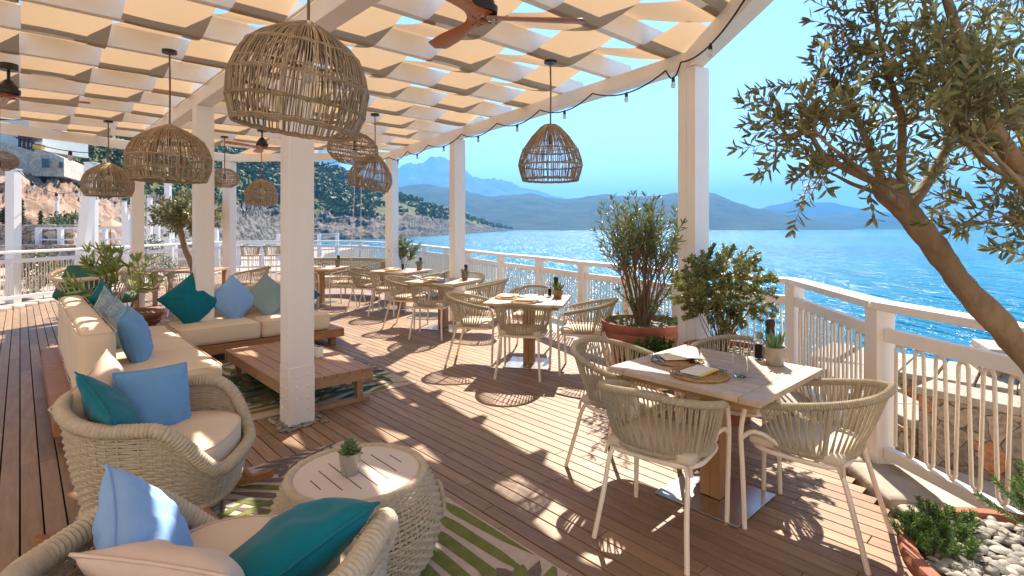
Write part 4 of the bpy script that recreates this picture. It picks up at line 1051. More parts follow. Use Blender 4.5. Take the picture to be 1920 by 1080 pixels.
def make_pillow(label, matname, S, n_dir, roll, c, th=.075, stripes=False):
    m = MB(); N = 22; z = V(n_dir).normalized(); x = V((0, 0, 1)).cross(z)
    if x.length < .05: x = V((1, 0, 0))
    x.normalize(); y = z.cross(x); R = Matrix((x, y, z)).transposed() @ Matrix.Rotation(roll, 3, 'Z'); c = V(c); seed = rnd(0, 50)
    for sg in (1, -1):
        vs = []; fs = []
        for i in range(N+1):
            for j in range(N+1):
                a, b = -1+2*i/N, -1+2*j/N; a = math.copysign(abs(a)**.8, a); b = math.copysign(abs(b)**.8, b)
                X = a*(1-.055*(1-b*b)); Y_ = b*(1-.055*(1-a*a)); t = (max(0, 1-a*a)**.48)*(max(0, 1-b*b)**.48)
                rd_ = sqrt(a*a+b*b); an = atan2(b, a)
                wr = noise.noise(V((a*2.2+seed, b*2.2, sg*3)))*.16+.09*sin(an*9+seed)*sm(.25, .9, rd_)*t**.5
                wr += .10*noise.noise(V((a*5+seed, b*5, 1)))
                h = 1.25*th*(t*(1+wr)); vs.append(c+R @ V((X*S/2, Y_*S/2, sg*h-0.05*S*(rd_**2)*.4)))
        for i in range(N):
            for j in range(N):
                q = (i*(N+1)+j, (i+1)*(N+1)+j, (i+1)*(N+1)+j+1, i*(N+1)+j+1); fs.append(q if sg > 0 else q[::-1])
        m.add(vs, fs)
    edge = []
    for k in range(4*N):
        sd, j = divmod(k, N); b = -1+2*j/N; b = math.copysign(abs(b)**.8, b); a = 1
        X, Y_ = (1-.055*(1-b*b)), b
        for _ in range(sd): X, Y_ = -Y_, X
        edge.append(c+R @ V((X*S/2, Y_*S/2, -.05*S*(X*X+Y_*Y_)*.4)))
    m.tube(edge, .0055, 5, closed=True)
    o = m.build('pillow', matname, weld=True, angle=75)
    for v_ in o.data.vertices: v_.co -= c
    o.location = c
    return tag(o, label, 'pillow', 'scatter pillows')
mb_ = bpy.data.materials.new('stripe_cloth'); mb_.use_nodes = True; MATS['stripe_cloth'] = mb_
n_ = mb_.node_tree.nodes; l_ = mb_.node_tree.links; tcn = n_.new('ShaderNodeTexCoord'); wv = n_.new('ShaderNodeTexWave'); wv.bands_direction = 'DIAGONAL'
wv.inputs['Scale'].default_value = 22; wv.inputs['Distortion'].default_value = 1.2; rp_ = n_.new('ShaderNodeValToRGB')
rp_.color_ramp.elements[0].color = (.09, .22, .24, 1); rp_.color_ramp.elements[1].color = (.38, .44, .40, 1)
l_.new(tcn.outputs['Object'], wv.inputs['Vector']); l_.new(wv.outputs['Fac'], rp_.inputs[0]); l_.new(rp_.outputs[0], n_['Principled BSDF'].inputs['Base Color']); n_['Principled BSDF'].inputs['Roughness'].default_value = .9
fu = D(-1, 0); fv = D(0, 1); UPZ = V((0, 0, 1))
make_pillow('teal diamond pillow on the back sofa, left end by the planter', 'teal', .50, fu+UPZ*.30, radians(38), D(7.33, 1.52, .70), .07)
make_pillow('sky blue diamond pillow on the back sofa, between teal and striped ones', 'sky_blue', .46, fu+UPZ*.35, radians(42), D(7.33, 1.98, .67), .07)
make_pillow('grey green striped diamond pillow on the back sofa beside the pillar', 'stripe_cloth', .46, fu+UPZ*.35, radians(44), D(7.34, 2.40, .665), .07)
make_pillow('teal pillow on the back sofa mostly hidden by the front pillar', 'teal', .46, fu+UPZ*.3, radians(40), D(7.38, 2.80, .66), .07)
make_pillow('blue pillow at the near end of the left sofa', 'blue', .50, fv+UPZ*.28-D(.25, 0), radians(6), D(5.62, .74, .625), .085)
make_pillow('pale printed pillow standing behind the near blue one on the left sofa', 'pale_print', .46, fv+UPZ*.25-D(.35, 0), radians(12), D(6.35, .72, .63), .07)
make_pillow('pale printed pillow further back on the left sofa, before the teal one', 'pale_print', .48, fv+UPZ*.25-D(.45, 0), radians(25), D(6.82, .68, .66), .07)
make_pillow('teal pillow at the far end of the left sofa', 'teal', .50, fv+UPZ*.2-D(.4, 0), radians(20), D(7.25, .68, .70), .07)
fa = V((.985, .187, 0)); fb = V((.166, .986, 0))
make_pillow('taupe back pillow of the middle wicker armchair', 'cushion_taupe', .50, fa+UPZ*.30+V((0, -.15, 0)), radians(22), (-2.17, 2.88, .575), .085)
make_pillow('teal pillow on the middle wicker armchair', 'teal', .44, fa+UPZ*.45+V((0, .8, 0))+UPZ*.3, radians(25), (-2.0, 2.70, .60), .07)
make_pillow('blue pillow leaning upright in the middle wicker armchair', 'blue', .39, fa*1.0+V((.12, -.75, 0))+UPZ*.35, radians(-4), (-1.99, 2.98, .595), .075)
make_pillow('sky blue pillow in the nearest wicker armchair', 'sky_blue', .39, fb+UPZ*.45+V((.75, -.45, 0)), radians(20), (-1.08, 1.58, .625), .08)
make_pillow('taupe back pillow of the nearest wicker armchair', 'cushion_taupe', .42, fb+UPZ*.7, radians(3), (-.86, 1.41, .60), .075)
make_pillow('teal pillow against the right arm of the nearest wicker armchair', 'teal', .52, V((-.55, .15, .8)), radians(52), (-.70, 1.60, .57), .085)

# ------------------------------------------------------------------ rugs
def rug(label, u0, u1, v0, v1, fronds, blobs=()):
    m = MB(); m.prism([tuple(D(a, b)[:2]) for a, b in ((u0, v0), (u0, v1), (u1, v1), (u1, v0))], .001, .008)
    lv = [0]
    def inside(p): return u0+.012 < p[0] < u1-.012 and v0+.012 < p[1] < v1-.012
    def clip(poly):
        for ax, lim, sg in ((0, u0+.012, 1), (0, u1-.012, -1), (1, v0+.012, 1), (1, v1-.012, -1)):
            out = []
            for a, b in zip(poly, poly[1:]+poly[:1]):
                ia, ib = (a[ax]-lim)*sg >= 0, (b[ax]-lim)*sg >= 0
                if ia: out.append(a)
                if ia != ib: t = (lim-a[ax])/(b[ax]-a[ax]); out.append((lerp(a[0], b[0], t), lerp(a[1], b[1], t)))
            poly = out
            if len(poly) < 3: return None
        return poly
    def patch(poly, mi):
        poly = clip(poly)
        if not poly: return
        lv[0] += 1; z = .0092+(lv[0] % 150)*.00003; m.mi = mi
        a = sum(p[0]*q[1]-q[0]*p[1] for p, q in zip(poly, poly[1:]+poly[:1]))
        if a > 0: poly = poly[::-1]
        m.add([D(p[0], p[1], z) for p in poly], [tuple(range(len(poly)))])
    for (pu, pv, ang, L, W_, cols, n) in fronds:
        d = (cos(ang), sin(ang)); s = (-d[1], d[0])
        for k in range(n):
            t = (k+1)/n; b = (pu+d[0]*L*t, pv+d[1]*L*t)
            for sg in (-1, 1):
                la = radians(lerp(62, 28, t)); ld = (d[0]*cos(la)+s[0]*sin(la)*sg, d[1]*cos(la)+s[1]*sin(la)*sg); ln = (-ld[1], ld[0])
                LL = W_*(sin(pi*min(.97, .25+.72*t))**.7); w = L/n*.36
                patch([b, (b[0]+ld[0]*LL*.3+ln[0]*w, b[1]+ld[1]*LL*.3+ln[1]*w), (b[0]+ld[0]*LL*.75+ln[0]*w*.7, b[1]+ld[1]*LL*.75+ln[1]*w*.7), (b[0]+ld[0]*LL, b[1]+ld[1]*LL), (b[0]+ld[0]*LL*.7-ln[0]*w*.7, b[1]+ld[1]*LL*.7-ln[1]*w*.7), (b[0]+ld[0]*LL*.3-ln[0]*w*.8, b[1]+ld[1]*LL*.3-ln[1]*w*.8)], cols[(k+(sg > 0)) % len(cols)])
        w = .012; patch([(pu+s[0]*w, pv+s[1]*w), (pu+d[0]*L, pv+d[1]*L), (pu-s[0]*w, pv-s[1]*w)], cols[0])
    return tag(m.build('rug', ['rug_base', 'rug_green', 'rug_dark', 'rug_teal'], smooth=False), label, 'rug', 'palm print rugs on the deck')
rug('palm leaf rug under the side table and wicker armchairs', .5, 3.72, .22, 1.82, [
    (2.75, 1.95, radians(-125), 2.2, .95, (1, 1, 1), 19), (3.75, .95, radians(-165), 1.5, .75, (2, 1), 16), (3.2, 0.15, radians(120), 1.3, .6, (1, 1), 12), (0.5, 0.9, radians(30), 1.4, .7, (1, 2), 12), (3.72, 1.7, radians(-110), .5, .35, (2, 2), 7)])
rug('darker tropical rug under the low teak table', 4.62, 6.95, 1.16, 2.95, [
    (4.7, 2.9, radians(-60), 1.3, .7, (1, 3), 9), (5.9, 2.9, radians(-120), 1.5, .8, (3, 2), 9), (6.9, 1.2, radians(120), 1.4, .8, (3, 1), 8), (4.7, 1.2, radians(30), 1.6, .8, (2, 1), 14), (5.6, 1.2, radians(70), 1.5, .8, (3, 3), 8), (4.75, 2.0, radians(40), 1.4, .7, (1, 3, 2), 9), (5.3, 2.9, radians(-80), 1.3, .5, (3, 1), 8)])

# pebbles and brackets at the foot of the front pillar
m = MB(); fc = D(4.366, VB)
for k in range(120):
    a = rnd(0, 2*pi); q = rnd(.11, .185); s = rnd(.010, .022); d = V((math.copysign(min(abs(cos(a))*1.4, 1), cos(a))*q, math.copysign(min(abs(sin(a))*1.4, 1), sin(a))*q, 0)); d = D(4.366+d.x, VB+d.y, s*.5)
    m.lathe([(s*.2, -s*.55), (s*.85, -s*.3), (s, 0), (s*.8, s*.35), (s*.25, s*.55)], 7, c=d, sx=rnd(.8, 1.4), sy=rnd(.8, 1.2))
o = m.build('pebbles', 'pebble'); tag(o, 'grey pebbles round the foot of the front pillar', 'pebbles', kind='stuff')

# ------------------------------------------------------------------ pots and plants
def make_pot(label, loc, R, H, soil='soil', sx=1.0, name='planter', prof=None):
    o = thing(name, label, 'planter', loc, group='terracotta planters on the deck')
    pr = prof or [(.55, 0), (.60, .05), (.74, .40), (.82, .62), (.80, .66), (.90, .72), (.94, .80), (.92, .84), (1.0, .90), (1.02, .97), (1.0, 1.0), (.93, 1.0), (.90, .93), (.88, .86)]
    m = MB(); m.lathe([(r*R, z*H) for r, z in pr], 48, sx=sx, cap=True); m.build('pot', 'terracotta', o)
    m = MB(); vs = []; fs = []; N = 40; K = 8
    for i in range(K+1):
        for k in range(N):
            r = R*.895*i/K; a = 2*pi*k/N; vs.append((r*cos(a)*sx, r*sin(a), H*.90+.012*noise.noise(V((r*cos(a)*9, r*sin(a)*9, R)))))
    fs = [(i*N+k, i*N+(k+1) % N, (i+1)*N+(k+1) % N, (i+1)*N+k) for i in range(K) for k in range(N)]
    m.add(vs, fs); m.build('soil', soil, o); return o
def pebbles(label, c, R, z, n, smin, smax, sx=1.0, ymin=-9):
    m = MB()
    for k in range(n):
        r = R*sqrt(random.random()); a = rnd(0, 2*pi); s = rnd(smin, smax); p = V((c[0]+r*cos(a)*sx, c[1]+r*sin(a), z+rnd(0, s*.7)))
        Rm = Matrix.Rotation(rnd(0, pi), 3, 'Z') @ Matrix.Rotation(rnd(-.4, .4), 3, 'X'); q = MB(); q.lathe([(s*.15, -s*.5), (s*.7, -s*.36), (s, 0), (s*.72, s*.34), (s*.18, s*.48)], 9, sx=rnd(1.0, 1.5), sy=rnd(.75, 1.1))
        m.add([p+Rm @ V(v_) for v_ in q.v], q.f)
    return tag(m.build('pebbles', 'pebble', angle=80), label, 'pebbles', kind='stuff')
def plant(name, label, cat, group=None):
    o = thing(name, label, cat, group=group); return o, MB(), MB()
def grow(br, lf, p, d, L, r, steps, leafL, leafW, dens, wander=.18, trop=.05, whorl=2, start=.3, upf=.3, tipn=4):
    pts = [p.copy()]; q = p.copy(); d = d.normalized()
    for i in range(steps):
        d = (d+rdir()*wander+V((0, 0, trop))).normalized(); q = q+d*(L/steps); pts.append(q.copy())
    rs = [max(.0012, r*(1-.8*i/steps)) for i in range(steps+1)]
    br.tube(pts, rs, 5)
    n = int(L*dens); 
    for k in range(n):
        f = lerp(start, 1, k/max(1, n-1)); x = f*steps; i = min(int(x), steps-1); pp = pts[i].lerp(pts[i+1], x-i); t = (pts[i+1]-pts[i]).normalized()
        a0 = k*1.7+rnd(0, 1); o1 = t.orthogonal().normalized(); o2 = t.cross(o1)
        for w in range(whorl):
            a = a0+2*pi*w/whorl; s = o1*cos(a)+o2*sin(a); ld = (t*rnd(.5, 1.0)+s+V((0, 0, upf*rnd(0, 1)))); ll = leafL*rnd(.65, 1.15)
            lf.leaf(pp, ld, ll, leafW*rnd(.8, 1.15), up=(t+rdir()*.6).normalized(), curl=rnd(-.05, .2))
    for w in range(tipn):
        lf.leaf(pts[-1], (d+rdir()*.6), leafL*rnd(.6, 1), leafW*.9, up=rdir(), curl=.1)
    return pts

# tall oleander in the big planter
make_pot('big terracotta planter by the rail holding the tall leggy shrub', (1.37, 5.6, 0), .42, .60)
pebbles('pale pebbles filling the big terracotta planter by the rail', (1.37, 5.6), .36, .545, 240, .012, .028)
o, br, lf = plant('oleander', 'tall leggy oleander with many bare stems, left of the corner pillar', 'shrub')
P0 = V((1.37, 5.6, .54))
for k in range(30):
    a = rnd(0, 2*pi); sp = rnd(.05, .72)*(1 if k > 4 else .2); d = V((cos(a)*sp, sin(a)*sp*.8, 1)); L = rnd(.55, .85)
    p1 = grow(br, lf, P0+V((cos(a)*.06*rnd(.3, 1), sin(a)*.06, 0)), d, L, .016, 8, .12, .017, 0.01, .10, .02, start=.9, tipn=0)
    for j in range(4):
        e = p1[-1-(j % 3)]; dd = (p1[-1]-p1[-3]).normalized()+rdir()*.55; 
        LL = rnd(.30, .62)
        p2 = grow(br, lf, e, dd, LL, .0075, 6, .10, .016, 15, .12, .10, whorl=3, start=.35)
    if k % 3 == 0: grow(br, lf, p1[2], (d.normalized()+rdir()*.9), .3, .006, 4, .10, .016, 20, whorl=3, start=.3)
br.build('stems', 'twig', o); lf.build('leaves', 'leaf_oleander', o, smooth=False)
# ground cover in that planter
o, br, lf = plant('ground_cover', 'low herb tufts around the foot of the tall oleander', 'plant')
for k in range(60):
    a = rnd(0, 2*pi); q = rnd(.22, .36); grow(br, lf, P0+V((cos(a)*q, sin(a)*q, 0)), V((cos(a)*.5, sin(a)*.5, 1)), rnd(.05, .14), .003, 3, .03, .008, 120, .3)
br.build('stems', 'twig', o); lf.build('leaves', 'leaf_herb', o, smooth=False)
# round bush in the planter by the corner column
make_pot('terracotta planter in front of the corner pillar holding the round bush', (1.76, 4.42, 0), .34, .58)
pebbles('dark pebbles in the planter of the round bush', (1.76, 4.42), .29, .525, 170, .010, .022)
o, br, lf = plant('round_bush', 'round yellow green bush on thin dark stems beside the corner pillar', 'shrub')
P1 = V((1.74, 4.42, .54)); BC = V((1.74, 4.42, 1.06))
for k in range(330):
    d = rdir(); q = random.random()**.42; e = BC+V((d.x*.36*q, d.y*.36*q, d.z*.27*q))
    if noise.noise(e*6) < -.30: continue
    if k < 46: br.tube(smooth_path([P1+V((rnd(-.03, .03), rnd(-.03, .03), 0)), P1.lerp(e, .45)+rdir()*.03-V((0, 0, .02)), e], 4), [lerp(.006, .002, t/8) for t in range(9)], 5)
    grow(br, lf, e, d+rdir()*.6+V((0, 0, .2)), rnd(.07, .14), .0022, 3, .040, .020, 120, .3, .02, whorl=2, start=.05)
br.build('stems', 'twig', o); lf.build('leaves', 'leaf_bush', o, smooth=False)
# small glossy bush in a small pot
make_pot('small terracotta pot holding the glossy dark bush, behind the nearest table', (1.26, 4.86, 0), .19, .30)
o, br, lf = plant('glossy_bush', 'small glossy dark green bush in front of the big planter', 'shrub')
for k in range(70):
    d = rdir(); d.z = abs(d.z)*.8+.1; grow(br, lf, V((1.26, 4.86, .28)), d, rnd(.16, .32), .004, 5, .055, .024, 75, .25, .03, whorl=2, start=.35)
br.build('stems', 'twig', o); lf.build('leaves', 'leaf_green', o, smooth=False)
# oleander behind the left sofa
make_pot('terracotta planter in the corner between the two cream sofas', (*D(8.15, .95)[:2], 0), .42, .52)
pebbles('pale gravel in the planter between the two sofas', D(8.15, .95), .36, .47, 200, .010, .024)
o, br, lf = plant('young_oleander', 'young oleander with big fresh leaves in the corner between the sofas', 'shrub')
P2 = D(8.15, .95, .47)
for k in range(11):
    a = rnd(0, 2*pi); sp = rnd(.15, .75); d = V((cos(a)*sp, sin(a)*sp, 1)); p1 = grow(br, lf, P2+V((cos(a)*.05, sin(a)*.05, 0)), d, rnd(.30, .5), .012, 6, .15, .03, .01, .1, .03, tipn=0)
    for j in range(2): grow(br, lf, p1[-1], (p1[-1]-p1[-2]).normalized()+rdir()*.45, rnd(.2, .42), .006, 5, .17, .03, 13, .12, .05, whorl=3, start=.25, tipn=5)
br.build('stems', 'twig', o); lf.build('leaves', 'leaf_fresh', o, smooth=False)
# thin oleander near the third pillar
make_pot('terracotta planter behind the fourth table, by the far rail', (-2.45, 11.9, 0), .34, .45)
o, br, lf = plant('slim_oleander', 'slim grey green oleander standing before the far rail', 'shrub')
for k in range(12):
    a = rnd(0, 2*pi); sp = rnd(.1, .6); d = V((cos(a)*sp, sin(a)*sp, 1)); p1 = grow(br, lf, V((-2.45, 11.9, .42)), d, rnd(.4, .6), .012, 5, .14, .026, .01, .1, .02, tipn=0)
    for j in range(2): grow(br, lf, p1[-1], (p1[-1]-p1[-2]).normalized()+rdir()*.4, rnd(.2, .4), .006, 4, .16, .03, 22, .12, .03, whorl=3, start=.1)
br.build('stems', 'twig', o); lf.build('leaves', 'leaf_grey', o, smooth=False)

# big olive tree at the right, in the near planter
PC = (2.02, 1.93)
make_pot('wide terracotta planter in the near right corner, full of grey pebbles', (PC[0], PC[1], 0), .50, .30, prof=[(.80, 0), (.84, .1), (.90, .5), (.94, .72), (1.0, .80), (1.02, .92), (1.0, 1.0), (.91, 1.0), (.88, .9), (.87, .86)])
pebbles('smooth grey pebbles filling the near right planter', PC, .43, .275, 900, .012, .030)
o, br, lf = plant('herb_tuft', 'bright green needle leaved herb in the near right planter', 'plant')
for k in range(170):
    c = random.choice(((1.68, 2.20), (1.80, 2.26), (1.74, 2.14), (1.88, 2.30))); a = rnd(0, 2*pi); q = rnd(0, .085)
    grow(br, lf, V((c[0]+cos(a)*q, c[1]+sin(a)*q, .26)), V((cos(a)*.6, sin(a)*.6, 1)), rnd(.05, .12), .0022, 4, .022, .0045, 210, .22, .04, whorl=4, start=.15)
br.build('stems', 'leaf_herb', o); lf.build('leaves', 'leaf_herb', o, smooth=False)
o, br, lf = plant('rosemary', 'rosemary sprigs reaching in at the right edge before the rail', 'plant')
for k in range(34):
    grow(br, lf, V((2.30+rnd(-.06, .1), 2.24+rnd(-.08, .08), .27)), V((rnd(-.9, .2), rnd(-.3, .3), rnd(.35, .9))), rnd(.2, .34), .003, 6, .028, .005, 170, .12, .05, whorl=4, start=.15)
br.build('stems', 'leaf_herb', o); lf.build('leaves', 'leaf_herb', o, smooth=False)
def olive_tree():
    o = thing('olive_tree', 'large olive tree leaning in from the right with a thick bare trunk', 'tree', (2.42, 2.05, .25))
    O = V(o.location); tr = MB(); br = MB(); lf = MB()
    def Q(px, y, Y): return V(((px-960)/1000*Y, Y, CAMH+(427-y)/1000*Y))
    tp = [V((2.45, 2.06, .22)), V((2.33, 2.10, .62)), Q(1948, 700, 2.17), Q(1873, 607, 2.19), Q(1800, 527, 2.2), Q(1750, 460, 2.2), Q(1703, 398, 2.2), Q(1672, 364, 2.21), Q(1652, 342, 2.22)]
    path = smooth_path(tp, 8); n = len(path); vs = []; fs = []; S = 18
    rad = []
    for i, p in enumerate(path):
        t = i/(n-1); r = lerp(.052, .040, t); r += .006*sm(.74, .86, t)-.006*sm(.9, 1, t); rad.append(r)
    # gnarled tube
    a = None
    for i, p in enumerate(path):
        t = (path[min(i+1, n-1)]-path[max(i-1, 0)]).normalized(); a = t.orthogonal().normalized() if a is None else (a-t*a.dot(t)).normalized(); b = t.cross(a)
        for k in range(S):
            an = 2*pi*k/S; d = a*cos(an)+b*sin(an); q = p+d*rad[i]; e = noise.fractal(q*9, .8, 2, 5)*.009+noise.noise(q*3.5)*.010
            vs.append(q+d*e)
    fs = [(i*S+k, i*S+(k+1) % S, (i+1)*S+(k+1) % S, (i+1)*S+k) for i in range(n-1) for k in range(S)]+[tuple((n-1)*S+k for k in range(S))]
    tr.add(vs, fs)
    fork = Q(1700, 395, 2.2); stub = path[-3]
    limbs = []
    def limb(pts, r0, r1):
        pp = smooth_path(pts, 6); N = len(pp); tr.tube(pp, [lerp(r0, r1, i/(N-1)) for i in range(N)], 8); limbs.append(pp)
    limb([stub, Q(1600, 322, 2.15), Q(1545, 290, 2.1), Q(1520, 250, 2.08), Q(1500, 215, 2.06)], .020, .004)
    limb([stub, Q(1640, 300, 2.25), Q(1610, 230, 2.3), Q(1590, 180, 2.3), Q(1560, 140, 2.32)], .020, .004)
    limb([fork, Q(1690, 320, 2.2), Q(1690, 220, 2.15), Q(1660, 120, 2.1), Q(1640, 10, 2.1)], .022, .006)
    limb([fork, Q(1745, 330, 2.3), Q(1790, 230, 2.35), Q(1760, 110, 2.4), Q(1720, -40, 2.4)], .026, .007)
    limb([fork, Q(1640, 340, 2.0), Q(1590, 300, 1.95), Q(1550, 268, 1.92), Q(1525, 240, 1.9)], .014, .003)
    limb([V((2.33, 2.1, .62)), Q(2010, 500, 2.05), Q(1925, 340, 2.0), Q(1850, 215, 1.95), Q(1795, 60, 1.95), Q(1740, -120, 1.95)], .05, .010)
    limb([Q(1925, 340, 2.0), Q(1960, 180, 2.1), Q(1930, 20, 2.1), Q(1890, -150, 2.1)], .028, .008)
    limb([Q(1925, 340, 2.0), Q(1850, 305, 1.9), Q(1800, 230, 1.85), Q(1765, 130, 1.85)], .016, .004)
    limb([Q(2010, 500, 2.05), Q(1960, 400, 1.85), Q(1900, 330, 1.78), Q(1830, 260, 1.74)], .02, .004)
    limb([Q(2000, 430, 2.3), Q(1935, 300, 2.4), Q(1880, 170, 2.45), Q(1850, 20, 2.5)], .02, .005)
    limb([Q(2010, 500, 2.05), Q(1960, 440, 1.8), Q(1910, 415, 1.75), Q(1870, 395, 1.73)], .010, .003)
    limb([Q(2010, 520, 2.05), Q(1980, 490, 1.8), Q(1940, 480, 1.75)], .008, .003)
    limb([Q(1664, 366, 2.2), Q(1600, 345, 2.3), Q(1570, 330, 2.35), Q(1545, 318, 2.38)], .012, .003)
    cnt = 0
    dens = [20, 20, 26, 28, 14, 36, 34, 20, 12, 22, 6, 4, 1]
    for li, pp in enumerate(limbs):
        N = len(pp)
        for k in range(dens[li]):
            f = lerp(.18 if li not in (5,) else .40, 1, random.random()); i = min(int(f*(N-1)), N-2); p = pp[i].lerp(pp[i+1], random.random()); t = (pp[i+1]-pp[i]).normalized()
            d = (t*.6+rdir()*.95+V((0, 0, .15)))
            small = li in (10, 11)
            p2 = grow(br, lf, p, d, rnd(.14, .36)*(.5 if small else 1), .0032, 5, .058, .0155, 46, .16, .04, whorl=2, start=.12, upf=.2, tipn=3)
            if random.random() < .55: grow(br, lf, p2[2], (p2[3]-p2[2]).normalized()+rdir()*.8, rnd(.10, .2), .002, 4, .055, .0145, 50, .18, .03, whorl=2, start=.1)
    for b_, nm, mt, smo in ((tr, 'trunk', 'bark', True), (br, 'twigs', 'twig', True), (lf, 'crown', 'leaf_olive', False)):
        b_.v = [tuple(V(q)-O) for q in b_.v]; b_.build(nm, mt, o, smooth=smo, angle=180 if nm == 'trunk' else 42)
olive_tree()
def small_olive():
    X, Y = -6.9*11.6/11.6, 11.6; X = (357-960)/1000*11.6
    o = thing('olive_tree', 'small olive tree with a slanting trunk, behind the second pillar', 'tree', (X, Y, 0)); tr, br, lf = MB(), MB(), MB()
    pts = [V((0.15, 0, .3)), V((.05, 0, .75)), V((-.12, 0, 1.15)), V((-.22, 0, 1.6)), V((-.25, .05, 1.9))]; pp = smooth_path(pts, 5); tr.tube(pp, [lerp(.085, .045, i/(len(pp)-1)) for i in range(len(pp))], 9)
    for k in range(60):
        d = rdir(); d.z = d.z*.6+.25; c = V((-.1, .05, 1.75)); e = c+V((d.x*.30, d.y*.3, d.z*.15)); tr.tube([c-V((.1, 0, .1)), e], [.012, .005], 5)
        grow(br, lf, e, d, rnd(.22, .55), .006, 5, .11, .036, 42, .2, .03, whorl=3, start=.05)
    tr.build('trunk', 'bark', o); br.build('twigs', 'twig', o); lf.build('crown', 'leaf_olive', o, smooth=False)
    make_pot('terracotta pot at the foot of the small olive tree behind the second pillar', (X+.15, Y, 0), .3, .42)
small_olive()

# ------------------------------------------------------------------ left background: lounge chair, big table, stools, bench
def green_chair():
    o = thing('lounge_chair', 'rounded rope lounge chair with dark green canvas cushions behind the left sofa', 'chair', (-6.45, 8.25, 0), face((.10, .99)))
    def top(t): x, y = bend(t, radians(118), .56, .46); return V((x, y, .80+.16*abs(t)**1.3))
    def bot(t): x, y = bend(t, radians(110), .36, .28); return V((x, y, .38))
    m = MB()
    for i in range(30):
        t = -.96+1.92*(i+.5)/30; m.tube([top(t), bot(t)], .009, 5)
    m.build('backrest', 'rope_cream', o)
    m = MB(); wrap_tube(m, [top(-1+2*i/40) for i in range(41)], .032); m.build('rim', 'rope_cream', o)
    m = MB(); wrap_tube(m, [bot(-1+2*i/40) for i in range(41)], .026); m.build('seat_ring', 'rope_cream', o)
    m = MB(); m.rbox((.80, .56, .16), .06, 7, Matrix.Translation((.04, -.20, .74)) @ Matrix.Rotation(radians(60), 4, 'X'), bulge=.04); m.build('back_cushion', 'green_canvas', o, weld=True)
    m = MB(); m.rbox((.78, .62, .14), .06, 7, Matrix.Translation((0, .12, .46)), bulge=.03); m.build('seat_cushion', 'green_canvas', o, weld=True)
    for s in (-1, 1):
        for y in (-.2, .25): m = MB(); m.tube([(s*.22, y*.8, .42), (s*.27, y*1.2, 0)], .016, 8); m.build('leg', 'black_metal', o)
green_chair()
def ltable():
    X, Y = -6.55, 10.6
    o = thing('lounge_table', 'long grey brown table behind the back sofa with a potted cactus', 'table', (X, Y, 0), radians(8)); m = MB()
    for i in range(6): m.box((0, -.4+.135*(i+.5), .735), (1.5, .13, .03))
    m.build('tabletop', 'teak_grey', o, smooth=False)
    for s in (-1, 1):
        for q in (-1, 1): m = MB(); m.box((s*.66, q*.33, .36), (.07, .07, .72)); m.build('leg', 'teak_grey', o, smooth=False)
    place('aloe_b', lambda L: make_succulent(L, 'aloe', 'pot_brown'), (X+.35, Y-.25, ZT), .4, 'cactus in a brown pot on the long table behind the back sofa')
ltable()
dup(ch0, (-5.95, 9.75, 0), face((-.35, .95)), 'rope chair with its back to the sofa at the long table behind it')
dup(ch0, (-6.75, 9.75, 0), face((.1, .99)), 'rope chair at the long table, half behind the young oleander')
dup(ch0, (-5.25, 10.75, 0), face((-.98, .1)), 'rope chair at the right end of the long table, behind the second pillar')
def make_stool(label):
    o = thing('bar_stool', label, 'stool', group='rope bar stools by the back rail')
    def top(t): x, y = bend(t, radians(115), .27, .24); return V((x, y, 1.05-.05*abs(t)))
    def bot(t): x, y = bend(t, radians(110), .23, .2); return V((x, y, .78))
    m = MB()
    for i in range(36): t = -.96+1.92*(i+.5)/36; m.tube([top(t), bot(t)], .0075, 4)
    wrap_tube(m, [top(-1+2*i/30) for i in range(31)], .02); m.build('backrest', 'rope', o)
    m = MB(); m.rbox((.42, .4, .06), .028, 6, Matrix.Translation((0, .02, .76))); m.build('seat', 'pad', o, weld=True)
    for s in (-1, 1):
        for y in (-.17, .2): m = MB(); m.tube([(s*.19, y, .75), (s*.23, y*1.3, 0)], .014, 6); m.build('leg', 'white_tube', o)
    m = MB(); m.tube([(.215, -.2, .25), (.215, .235, .25), (-.215, .235, .25), (-.215, -.2, .25)], .010, 6, closed=True); m.build('footrest', 'white_tube', o); return o
st = make_stool('left one of the two rope bar stools before the back rail'); st.location = (-7.75, 15.8, 0); st.rotation_euler.z = face((.12, .99))
dup(st, (-7.12, 15.9, 0), face((.12, .99)), 'right one of the two rope bar stools, beside the front pillar')
def bench():
    o = thing('curved_bench', 'curved woven bench with a low back by the far rail', 'bench', (-3.75, 12.35, 0), radians(-20))
    def sf(f, th): r = lerp(1.0, 1.12, f); return V((r*cos(th)*1.0, r*sin(th)*.75-.35, lerp(.12, .83, f)))
    m = MB(); weave(m, sf, 22, 44, .013, .008, closed=False, th0=radians(-5), th1=radians(170), n=4); wrap_tube(m, [sf(1, radians(-5+175*i/40)) for i in range(41)], .03); m.build('backrest', 'rope', o)
    m = MB(); vs = [];
    m.prism([(.95*cos(radians(a)), .95*sin(radians(a))*.75-.35) for a in range(-5, 175, 6)]+[(.5*cos(radians(a)), .5*sin(radians(a))*.6-.35) for a in range(170, -6, -8)], .30, .45); m.build('seat', 'pad', o, smooth=False, bevel=.02)
    for a in (0, 60, 115, 165): q = sf(0, radians(a)); m = MB(); m.tube([(q.x*.9, q.y, .3), (q.x*.9, q.y, 0)], .02, 6); m.build('leg', 'white_tube', o)
bench()
m = MB(); 
def hang_ropes():
    o = thing('hanging_swing', 'two thin cords hanging beside the far pillar before the rocks', 'swing', (-2.95, 10.2, 0)); 
    for dx, zb in ((-.06, .95), (.06, 1.35)):
        m = MB(); m.tube([(dx*.5, 0, JB), (dx*1.1, 0, 2.2), (dx*(2.2 if dx < 0 else .9), 0, zb)], .007, 5); m.build('cord', 'rope_cream', o)
